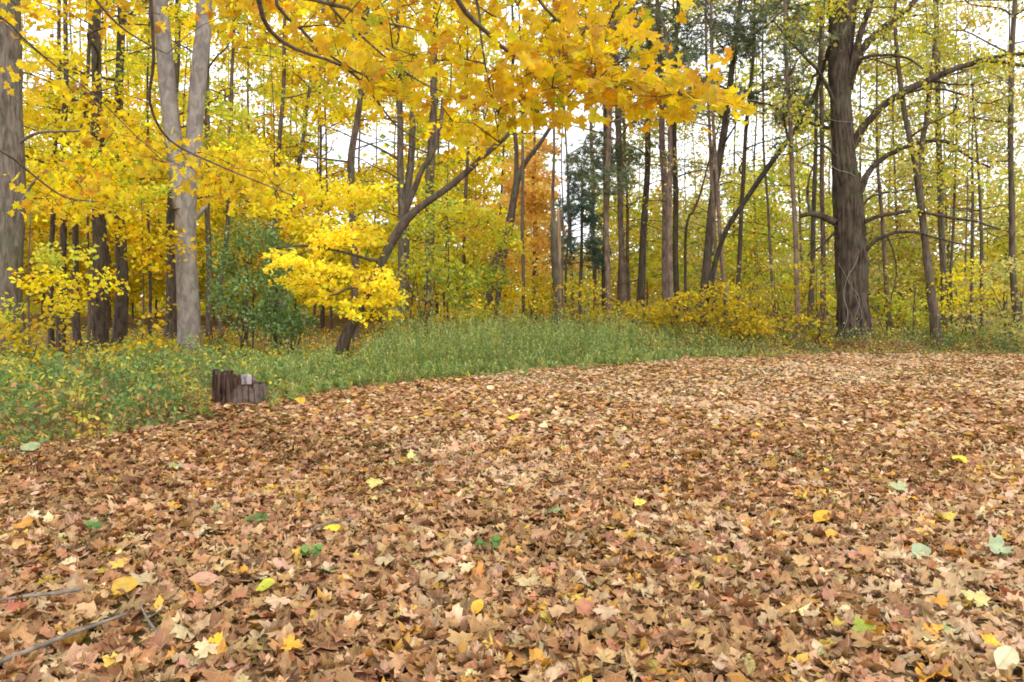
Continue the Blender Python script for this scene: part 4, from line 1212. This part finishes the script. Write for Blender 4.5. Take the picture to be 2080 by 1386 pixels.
def litter_layer(acc, tm, dens, y0, y1, zlo, zhi, tilt, curl, size, nvar, dark=1.0, seed=0):
    area = .76 * (y1 ** 2 - y0 ** 2)
    n = int(area * dens)
    x, y = litter_points(n, y0, y1)
    ed = edge(x)
    p = np.clip((ed + .05 - y + .25 * noise2(x * 3, y * 3)) / .7, .03, 1) * (y < ed + 2.5)
    p = np.where((np.hypot(x + 3.25, y - 9.35) < .85), 1, p)
    p *= 1 - .45 * np.clip(np.exp(-((y - 12.6) / 1.4) ** 2) * (x > 0), 0, 1) * (noise2(x * 1.3, y * 2) > -.1)
    p *= np.where(noise2(x * 1.1 + 3, y * 1.1) > .5, .6, 1)
    keep = rs.uniform(0, 1, n) < p
    x, y = x[keep], y[keep]; n = len(x)
    N_ = rs.randn(n, 3) * tilt; N_[:, 2] = 1
    mnd = noise2(x * 1.4, y * 1.4) * .5 + noise2(x * 4, y * 4) * .5
    z = gz(x, y) + rs.uniform(zlo, zhi, n) + .014 * np.clip(mnd, -1, 1) + .012
    c = pal_pick(LITTER, n, rs, .2) * dark
    dr = noise2(x * .7 + 4, y * .7) + .6 * noise2(x * 2.2, y * 2.2 + 7) + rs.normal(0, .35, n) + .55 * np.clip((y - 6.5) / 5, 0, 1) * np.clip((x + 2.5) / 2, 0, 1) - .35 * np.clip(-x / 2.5, 0, 1)  # random drift, plus brighter far middle and shaded left put into leaf colour
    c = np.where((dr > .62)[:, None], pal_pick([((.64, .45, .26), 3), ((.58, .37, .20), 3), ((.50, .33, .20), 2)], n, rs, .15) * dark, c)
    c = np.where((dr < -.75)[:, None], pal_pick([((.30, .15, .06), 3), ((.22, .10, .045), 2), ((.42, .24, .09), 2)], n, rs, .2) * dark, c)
    sz = size * np.clip(rs.lognormal(-.16, .36, n), .3, 1.7)
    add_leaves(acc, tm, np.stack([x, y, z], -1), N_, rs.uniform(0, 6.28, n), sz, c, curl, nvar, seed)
    return x, y


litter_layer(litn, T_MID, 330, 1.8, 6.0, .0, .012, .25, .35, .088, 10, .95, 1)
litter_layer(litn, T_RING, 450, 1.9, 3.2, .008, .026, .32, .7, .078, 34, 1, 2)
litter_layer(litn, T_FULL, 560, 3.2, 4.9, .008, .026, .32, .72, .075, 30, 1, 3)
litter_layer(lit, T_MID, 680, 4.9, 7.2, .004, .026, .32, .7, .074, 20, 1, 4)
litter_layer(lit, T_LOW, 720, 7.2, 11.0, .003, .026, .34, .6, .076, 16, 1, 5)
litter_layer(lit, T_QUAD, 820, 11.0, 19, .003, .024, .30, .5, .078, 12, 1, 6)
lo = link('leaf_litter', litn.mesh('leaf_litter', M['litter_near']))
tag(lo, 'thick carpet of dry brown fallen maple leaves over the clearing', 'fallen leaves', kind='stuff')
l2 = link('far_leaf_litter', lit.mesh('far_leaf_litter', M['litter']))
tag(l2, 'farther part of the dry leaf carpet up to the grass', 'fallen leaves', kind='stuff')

# the 300 nearest leaves on top are pieces of the ground, one object each
VAR = []
for k in range(48):
    r = np.random.RandomState(500 + k)
    ac = Acc()
    V = curled(T_RING[0], r.uniform(.3, 1.0), r)
    c = pal_pick([p for p in LITTER if p[0] != (.22, .10, .05)], 1, r, .1)[0]
    ac.add(V, T_RING[1], None, c, T_RING[0])
    # stalk
    tube(ac, np.array([[0, -.33, V[1 + 27][2] * 0], [.03, -.5, .02], [.08, -.72, .03]]), [.008, .007, .007], 3, col=c * .6)
    VAR.append(ac.mesh('fallen_leaf', M['litter_near'], smooth=False))
cnt = 0
while cnt < 280:
    yy = math.sqrt(random.uniform(2.35 ** 2, 4.3 ** 2)); xx = random.uniform(-.66, .66) * yy
    ob = link('fallen_leaf', VAR[random.randrange(48)], ground)
    ob.location = (xx, yy, float(gz(xx, yy)) + .052)
    ob.rotation_euler = (random.gauss(0, .3), random.gauss(0, .3), random.uniform(0, 6.28))
    s_ = random.uniform(.06, .115); ob.scale = (s_, s_, s_)
    cnt += 1

# leaves that stand out, each a thing
SPECIAL = [
    (760, 1000, 38, (.78, .66, .20), 'maple', 'pale yellow maple leaf lying alone left of centre on the brown leaves'),
    (680, 1095, 30, (.86, .62, .04), 'oval', 'small bright yellow leaf below and left of the pale yellow maple leaf'),
    (1298, 1042, 32, (.84, .66, .12), 'maple', 'clear yellow leaf standing up right of centre'),
    (255, 1225, 62, (.60, .36, .05), 'oval', 'big tan gold oval leaf near the lower left'),
    (425, 1205, 46, (.62, .34, .22), 'oval', 'pinkish tan leaf right of the big tan gold leaf'),
    (440, 1335, 42, (.86, .50, .03), 'maple', 'bright yellow orange leaf at the bottom left'),
    (592, 1345, 50, (.80, .40, .03), 'maple', 'orange leaf at the bottom, right of the yellow orange one'),
    (968, 1268, 30, (.84, .45, .03), 'oval', 'small orange leaf near the bottom centre'),
    (1075, 1212, 56, (.66, .50, .24), 'maple', 'large cream tan leaf right of the bottom centre'),
    (1672, 1068, 40, (.72, .40, .03), 'oval', 'amber leaf above the lower right of the clearing'),
    (1826, 1008, 44, (.52, .58, .30), 'maple', 'pale green leaf at the right, highest of the pale green ones'),
    (2028, 1138, 62, (.44, .52, .30), 'maple', 'widest pale green leaf close to the right edge'),
    (1872, 1142, 44, (.42, .50, .30), 'oval', 'flat pale green leaf left of the widest pale green one'),
    (1752, 1306, 56, (.34, .40, .05), 'maple', 'yellow green leaf near the bottom right'),
    (1985, 1246, 60, (.72, .64, .24), 'maple', 'pale yellow maple leaf near the right edge'),
    (2046, 1368, 54, (.76, .68, .40), 'oval', 'cream leaf in the bottom right corner'),
    (2012, 1336, 42, (.80, .46, .03), 'maple', 'amber leaf just above the cream corner leaf'),
    (545, 1216, 36, (.50, .52, .04), 'oval', 'lime yellow leaf left of the bottom centre'),
    (56, 922, 34, (.36, .42, .20), 'oval', 'pale green leaf at the left edge beside the plants'),
    (30, 1266, 44, (.50, .14, .08), 'maple', 'dull red leaf at the left edge near the bottom'),
    (1908, 1252, 42, (.66, .28, .03), 'maple', 'rusty orange leaf left of the pale yellow one near the right edge'),
    (245, 1172, 42, (.74, .48, .08), 'maple', 'small gold maple leaf just above the big tan gold oval leaf'),
    (1415, 1138, 44, (.34, .14, .06), 'maple', 'rust brown maple leaf above the lower right part of the clearing'),
    (1950, 948, 34, (.76, .60, .05), 'oval', 'yellow leaf at the right, farther back than the pale green ones'),
    (1040, 860, 20, (.80, .58, .05), 'oval', 'far yellow leaf standing up in the middle of the clearing'),
    (610, 826, 26, (.66, .42, .04), 'oval', 'gold brown leaf lying right of the stump'),
]
for (px, py, wpx, c, kd, lab) in SPECIAL:
    p = ground_point(px, py)
    r = np.random.RandomState(int(px + py))
    tm = T_RING if kd == 'maple' else template(OVAL, True, (0, .45))
    ac = Acc()
    V = curled(tm[0], .42, r)
    wd_ = wpx / F * p[1] / (1.15 if kd == 'maple' else .72)
    R_ = frames(np.array([[r.uniform(-.15, .15), -.3 - r.uniform(0, .2), 1.0]]), np.array([r.uniform(0, 6.28)]))[0]
    c = np.array(c) * (.82 if min(c) > .15 else .95)
    ac.add((R_ @ V.T).T * wd_, tm[1], None, np.array(c), tm[0])
    st = (R_ @ np.array([[0, -.33, 0], [.02, -.5, .03], [.07, -.7, .05]]).T).T * wd_
    tube(ac, st, [.0012, .001, .001], 4, col=np.array(c) * .7)
    p = p + np.array([0, 0, .065])
    ob = link('fallen_leaf', ac.mesh('fallen_leaf', M['litter_near']), None, p)
    tag(ob, lab, 'leaf', 'single leaves that stand out on the clearing')

# green weeds coming up through the leaves
for (px, py, hh_, lab) in ((185, 1108, .07, 'small green weed sprouting from the leaves at the lower left'), (990, 1142, .07, 'small green weed sprouting from the leaves in the lower middle'),
                           (520, 1080, .05, 'low green sprig left of the lower middle of the clearing'), (640, 1150, .04, 'tiny yellow green sprig in the lower left middle')):
    p = ground_point(px, py)
    th_ = thing('weed', lab, 'weed', p, 'weeds in the leaf carpet')
    r = np.random.RandomState(px)
    ac = Acc()
    for k in range(7):
        an = r.uniform(0, 6.28)
        q = np.array([math.cos(an) * .05, math.sin(an) * .03, .05 + r.uniform(.4, 1) * hh_])
        tube(ac, np.array([[0, 0, 0], q * .6 + [0, 0, .01], q]), [.0015, .0012, .001], 3, col=(.12, .16, .04))
        add_leaves(ac, T_OVAL, q[None], np.array([[r.uniform(-.4, .4), -.6, 1]]), np.array([an]), np.array([r.uniform(.035, .06)]), np.array([[.12, .24, .05]]) * r.uniform(.7, 1.5), .3, 1)
    link('foliage', ac.mesh('weed', M['leaf_green']), th_)

# fallen sticks
for (pts, w_, lab) in (([(-60, 1402), (60, 1358), (150, 1325), (255, 1290)], 13, 'long grey stick lying on the leaves in the bottom left corner'),
                       ([(165, 1222), (120, 1235), (60, 1245), (-20, 1262)], 9, 'shorter stick lying above the long grey one at the left edge'),
                       ([(620, 1105), (660, 1088), (720, 1080)], 5, 'thin twig lying by the small bright yellow leaf'),
                       ([(330, 1330), (300, 1290), (285, 1262)], 6, 'short twig lying among leaves near the bottom left')):
    P = [ground_point(x_, y_) + [0, 0, .055 + .008 * i_] for i_, (x_, y_) in enumerate(pts)]
    d_ = P[0][1]
    P, R = smooth_path(P, np.linspace(w_, w_ * .6, len(P)) / F * d_ / 2, .06)
    ac = Acc(); tube(ac, P, R, 8, .15, seed=2)
    tube(ac, [P[len(P) // 2], P[len(P) // 2] + [.05, .03, .03]], [R[0] * .5, R[0] * .2], 5)
    ob = link('stick', ac.mesh('stick', M['twig_grey'], P[0], smooth=True), None, P[0])
    tag(ob, lab, 'stick', 'sticks on the clearing')

# ================================================================== stump
sb = ground_point(470, 826)
st = thing('tree_stump', 'rotten hollow tree stump with ragged bark at the edge of the plants', 'stump', sb + [0, .28, 0])
so = sb + [0, .28, 0]
rs = np.random.RandomState(8)
# silhouette: width .68 m, left back part .43 m high, right front part .27 m high


def hprof(th):
    x_ = math.cos(th)     # -1 left .. 1 right
    if x_ < -.45: return .43
    if x_ < .38: return .385
    if x_ < .55: return .37
    return .245


def slab(th0, th1, r0, r1, h, bottom=-.03, cx=0, cy=0, seed=0):
    """a slab of bark standing on the rim, with a ragged top and ridged face"""
    r_ = np.random.RandomState(seed)
    ac_ = Acc()
    nth, nz_ = 7, 9
    front = np.zeros((nz_, nth, 3)); back = np.zeros((nz_, nth, 3))
    hh = h + r_.uniform(-.045, .022, nth)
    rid = r_.uniform(-.010, .010, nth)
    for i_ in range(nz_):
        for j_ in range(nth):
            th = th0 + (th1 - th0) * j_ / (nth - 1)
            f_ = i_ / (nz_ - 1)
            z_ = bottom + (hh[j_] - bottom) * f_
            fl = .05 * math.exp(-max(z_, 0) / .07)
            ro = r1 + rid[j_] * (.6 + .6 * math.sin(z_ * 14 + j_)) + fl + r_.uniform(-.004, .004)
            front[i_, j_] = (cx + ro * math.cos(th), cy + ro * .78 * math.sin(th), z_)
            ri = r0 + r_.uniform(-.006, .006)
            back[i_, j_] = (cx + ri * math.cos(th), cy + ri * .78 * math.sin(th), z_ - .01 * f_)
    for g, fl_ in ((front, 0), (back, 1)):
        v_ = g.reshape(-1, 3)
        q = []
        for i_ in range(nz_ - 1):
            for j_ in range(nth - 1):
                a_ = i_ * nth + j_
                q.append((a_, a_ + 1, a_ + nth + 1, a_ + nth) if not fl_ else (a_, a_ + nth, a_ + nth + 1, a_ + 1))
        ac_.add(v_, None, q)
    rim = np.vstack([front[-1], back[-1][::-1]]); m_ = len(rim)
    q = [(j_, m_ - 1 - j_, m_ - 2 - j_, j_ + 1) for j_ in range(nth - 1)]
    ac_.add(rim, None, q)
    for e_ in (0, -1):
        v_ = np.vstack([front[:, e_], back[:, e_]])
        ac_.add(v_, None, [(i_, i_ + 1, nz_ + i_ + 1, nz_ + i_) for i_ in range(nz_ - 1)])
    return ac_


NS = 12
for k in range(NS):
    th0 = 2 * math.pi * k / NS + .006; th1 = 2 * math.pi * (k + 1) / NS - .006
    mid = (th0 + th1) / 2
    ac = slab(th0, th1, .24, .30 + rs.uniform(-.012, .016), hprof(mid) + rs.uniform(-.07, .02), seed=k + 60)
    link('bark_slab', ac.mesh('bark_slab', M['stump_bark']), st)
# lower front step on the right: a lobe of wood and bark
for k in range(9):
    th0 = -2.6 + 2.9 * k / 9 + .02; th1 = -2.6 + 2.9 * (k + 1) / 9 - .02
    ac = slab(th0, th1, .15, .20, .24 + rs.uniform(-.02, .015), cx=.155, cy=-.13, seed=k + 90)
    link('bark_slab', ac.mesh('bark_slab', M['stump_bark']), st)
# rotten core
ac = Acc()
n1, n2 = 20, 6
v_ = []
for i_ in range(n2):
    f_ = i_ / (n2 - 1)
    for j_ in range(n1):
        th = 2 * math.pi * j_ / n1
        r_ = .25 * (1 - f_ * .97)
        zz = .20 + .05 * math.sin(j_ * 1.3 + i_) * (1 - f_) - .05 * f_
        v_.append((r_ * math.cos(th), r_ * .78 * math.sin(th), zz))
q = [(i_ * n1 + j_, i_ * n1 + (j_ + 1) % n1, (i_ + 1) * n1 + (j_ + 1) % n1, (i_ + 1) * n1 + j_) for i_ in range(n2 - 1) for j_ in range(n1)]
ac.add(np.array(v_), None, q)
v2 = []
for i_ in range(4):
    f_ = i_ / 3
    for j_ in range(16):
        th = 2 * math.pi * j_ / 16
        r_ = .165 * (1 - f_ * .97)
        v2.append((.155 + r_ * math.cos(th), -.13 + r_ * .78 * math.sin(th), .222 + .012 * math.sin(j_ * 2.1)))
q = [(i_ * 16 + j_, i_ * 16 + (j_ + 1) % 16, (i_ + 1) * 16 + (j_ + 1) % 16, (i_ + 1) * 16 + j_) for i_ in range(3) for j_ in range(16)]
ac.add(np.array(v2), None, q)
link('rotten_core', ac.mesh('rotten_core', M['stump_bark']), st)
# pale weathered slab of wood on the front right
ac = slab(-1.22, -.84, .20, .322, .362, bottom=.255, seed=5)
wd = link('pale_wood', ac.mesh('pale_wood', M['stump_wood']), st)
tag(wd, 'pale grey slab of bare wood near the top')

# ================================================================== overhanging maple (the camera stands under it)
rs = np.random.RandomState(77)
TX, TY = -1.1, -1.3
t = Tree.__new__(Tree)
t.seed = 77; t.rs = rs; t.d = 4.5; t.bark = 'bark_grey'; t.twigmat = 'twig'
t.acc = Acc(); t.twigs = Acc(); t.leaves = Acc(); t.needles = Acc()
t.base = np.array([TX, TY, float(gz(TX, TY))])
P2, R2 = smooth_path([(TX, TY, -.1), (TX + .03, TY, 1.5), (TX, TY + .05, 3.5), (TX + .1, TY, 6), (TX, TY, 9)], [.26, .22, .20, .16, .08], .3)
tube(t.acc, P2, R2, 20, .06, 9, .03, seed=7)
t.P, t.R = P2, R2; t.sk = []; t.skr = []
t.root = thing('maple_tree', 'golden leaved maple whose branches hang over the clearing at the top of the picture', 'tree', t.base)
ft = t


def fbranch(pts, r0, r1, zt, d0, d1, rstart=None):
    """a bough from the trunk at height zt through the given view points"""
    n_ = len(pts)
    Q = [W(p[0], p[1], d0 + (d1 - d0) * k / (n_ - 1)) for k, p in enumerate(pts)]
    s0 = np.array([TX, TY, zt])
    m1 = s0 + (Q[0] - s0) * .4 + [0, 0, .35]
    m2 = s0 + (Q[0] - s0) * .75 + [0, 0, .25]
    Pp = [s0, m1, m2] + Q
    r_s = rstart or r0 * 2
    R_ = [r_s, r_s * .8, r0 * 1.15] + list(np.linspace(r0, r1, n_))
    Pp, R_ = smooth_path(Pp, R_, .12)
    tube(ft.acc, Pp, R_, 8, .07, seed=3)
    vis = Pp[:, 1] > 1.5
    ft.sk.append(Pp[vis]); ft.skr.append(R_[vis])


fbranch([(500, -160), (525, 0), (548, 62), (600, 100), (690, 132), (745, 178), (800, 250), (850, 285)], .014, .004, 3.4, 3.6, 5.2, .05)
fbranch([(545, -120), (562, 10), (608, 55), (645, 95), (700, 132), (760, 165), (830, 200)], .010, .003, 3.6, 3.8, 5.0, .03)
fbranch([(560, -60), (640, 0), (705, 16), (745, 42), (800, 50), (850, 62), (930, 90)], .013, .003, 3.7, 4.2, 5.2, .04)
fbranch([(900, -90), (930, 0), (960, 40), (1000, 76), (1040, 110), (1140, 150), (1250, 176), (1305, 186), (1350, 196)], .014, .003, 3.5, 3.4, 4.6, .05)
fbranch([(640, -80), (672, 14), (722, 62), (790, 122), (860, 170), (930, 200), (1000, 240)], .009, .003, 3.8, 4.4, 5.4, .03)
fbranch([(300, -120), (306, 0), (312, 120), (305, 212), (345, 285), (430, 330), (530, 372), (600, 400)], .013, .004, 3.2, 4.6, 6.4, .04)
fbranch([(-160, -60), (0, 34), (50, 80), (110, 132), (200, 200), (280, 280), (350, 330)], .007, .0025, 3.2, 4.2, 5.8, .04)
fbranch([(-200, 200), (0, 305), (60, 350), (130, 400), (200, 410)], .008, .003, 2.6, 4.0, 5.0, .03)
fbranch([(1010, -120), (1080, -20), (1130, 40), (1190, 60), (1260, 40)], .010, .003, 3.9, 3.8, 4.4, .04)
fbranch([(100, -150), (180, -20), (240, 50), (300, 90), (340, 110)], .010, .003, 3.9, 4.5, 5.5, .04)
fbranch([(960, -40), (975, 60), (985, 130), (1000, 200), (1015, 290)], .007, .002, 3.9, 3.9, 4.4, .03)

# cluster centres: bands of the view filled with its leaves, each at its own distance
CL = []


def band(n_, xr, lo, hi, d0, d1, tight=1.0):
    for _ in range(n_):
        x_ = rs.uniform(*xr)
        y0_ = np.interp(x_, [p[0] for p in lo], [p[1] for p in lo]); y1_ = np.interp(x_, [p[0] for p in hi], [p[1] for p in hi])
        if y1_ <= y0_: continue
        y_ = rs.uniform(y0_, y1_)
        CL.append((W(x_, y_, rs.uniform(d0, d1))))


band(128, (640, 1300), [(640, -160), (1300, -160)], [(640, 60), (700, 150), (800, 200), (900, 250), (1000, 275), (1060, 260), (1120, 215), (1200, 185), (1240, 30)], 4.1, 5.6)
band(46, (1040, 1425), [(1040, 90), (1250, 70), (1270, 125), (1310, 155), (1345, 190)], [(1040, 250), (1120, 225), (1200, 195), (1270, 205), (1310, 208), (1345, 200)], 3.8, 4.6)
band(100, (420, 760), [(400, -160), (760, -160)], [(400, 30), (480, 60), (560, 90), (640, 110), (760, 180)], 5.8, 7.4)
band(20, (400, 620), [(400, 280), (620, 360)], [(400, 395), (500, 415), (620, 430)], 6.4, 7.8)
band(26, (50, 420), [(-60, 40), (60, 90), (200, 190), (320, 280), (420, 320)], [(-60, 120), (60, 190), (200, 290), (320, 340), (420, 370)], 6.4, 8.2)
band(12, (50, 210), [(-60, 300), (210, 380)], [(-60, 400), (210, 440)], 6.2, 7.6)
band(24, (120, 340), [(120, -160), (420, -160)], [(120, 30), (260, 90), (340, 30)], 6.5, 8.2)
band(8, (-60, 120), [(-60, -100), (120, -100)], [(-60, 20), (120, 60)], 5.2, 6.4)
CL = np.array(CL)
t.grow(CL, .0028)
per = 13
idx = np.repeat(np.arange(len(CL)), rs.randint(6, 15, len(CL)))
N_ = len(idx)
PP = CL[idx] + np.clip(rs.randn(N_, 3), -1.7, 1.7) * [.17, .17, .085]
Nn = rs.randn(N_, 3) * [.8, .9, .7] + np.array([0, -.55, .35])
sp_ = rs.randn(N_) * .8 + math.pi      # tips hang down
size = np.clip(rs.normal(.072, .016, N_), .04, .105)
colr = pal_pick(GOLD, N_, rs, .12)
app = size / PP[:, 1]
# how large each leaf shows, only for those in view
ppx = PP[:, 0] / PP[:, 1] * F + 1040; ppy = 693 - F * np.tan(np.arctan2(PP[:, 2] - CAM_H, PP[:, 1]) + PITCH)
inview = (ppx > 0) & (ppx < 2080) & (ppy > 5)
rank = np.argsort(-(app * inview))
big = rank[:290]
rest = np.ones(N_, bool); rest[big] = False
add_leaves(t.leaves, T_FULL, PP[rest], Nn[rest], sp_[rest], size[rest], colr[rest], .45, 16, 5)
# stalks from the cluster centre
for i_ in np.nonzero(PP[:, 1] < 4.9)[0][::2]:
    tube(t.twigs, np.array([CL[idx[i_]], (CL[idx[i_]] + PP[i_]) / 2 + [0, 0, .01], PP[i_]]), [.0016, .0012, .001], 3)
LV = []
for k in range(40):
    r = np.random.RandomState(700 + k)
    ac = Acc(); V = curled(T_RING[0], r.uniform(.2, .6), r)
    ac.add(V, T_RING[1], None, pal_pick(GOLD, 1, r, .08)[0], T_RING[0])
    LV.append(ac.mesh('leaf', M['leaf_near']))
RR = frames(Nn[big], sp_[big])
for k, i_ in enumerate(big):
    ob = link('leaf', LV[rs.randint(40)], t.root)
    mt = mathutils.Matrix([list(map(float, row)) for row in RR[k]]).to_4x4()
    ob.location = PP[i_] - t.base
    ob.rotation_euler = mt.to_euler()
    ob.scale = (size[i_],) * 3
link('trunk', t.acc.mesh('trunk', M['bark_grey'], t.base, smooth=True), t.root)
link('twigs', t.twigs.mesh('twigs', M['twig'], t.base, smooth=True), t.root)
lf = link('foliage', t.leaves.mesh('foliage', M['leaf_near'], t.base), t.root)
lf['kind'] = 'stuff'

tris = sum(len(me.polygons) for me in bpy.data.meshes)

print('polygons', tris, 'objects', len(bpy.data.objects))
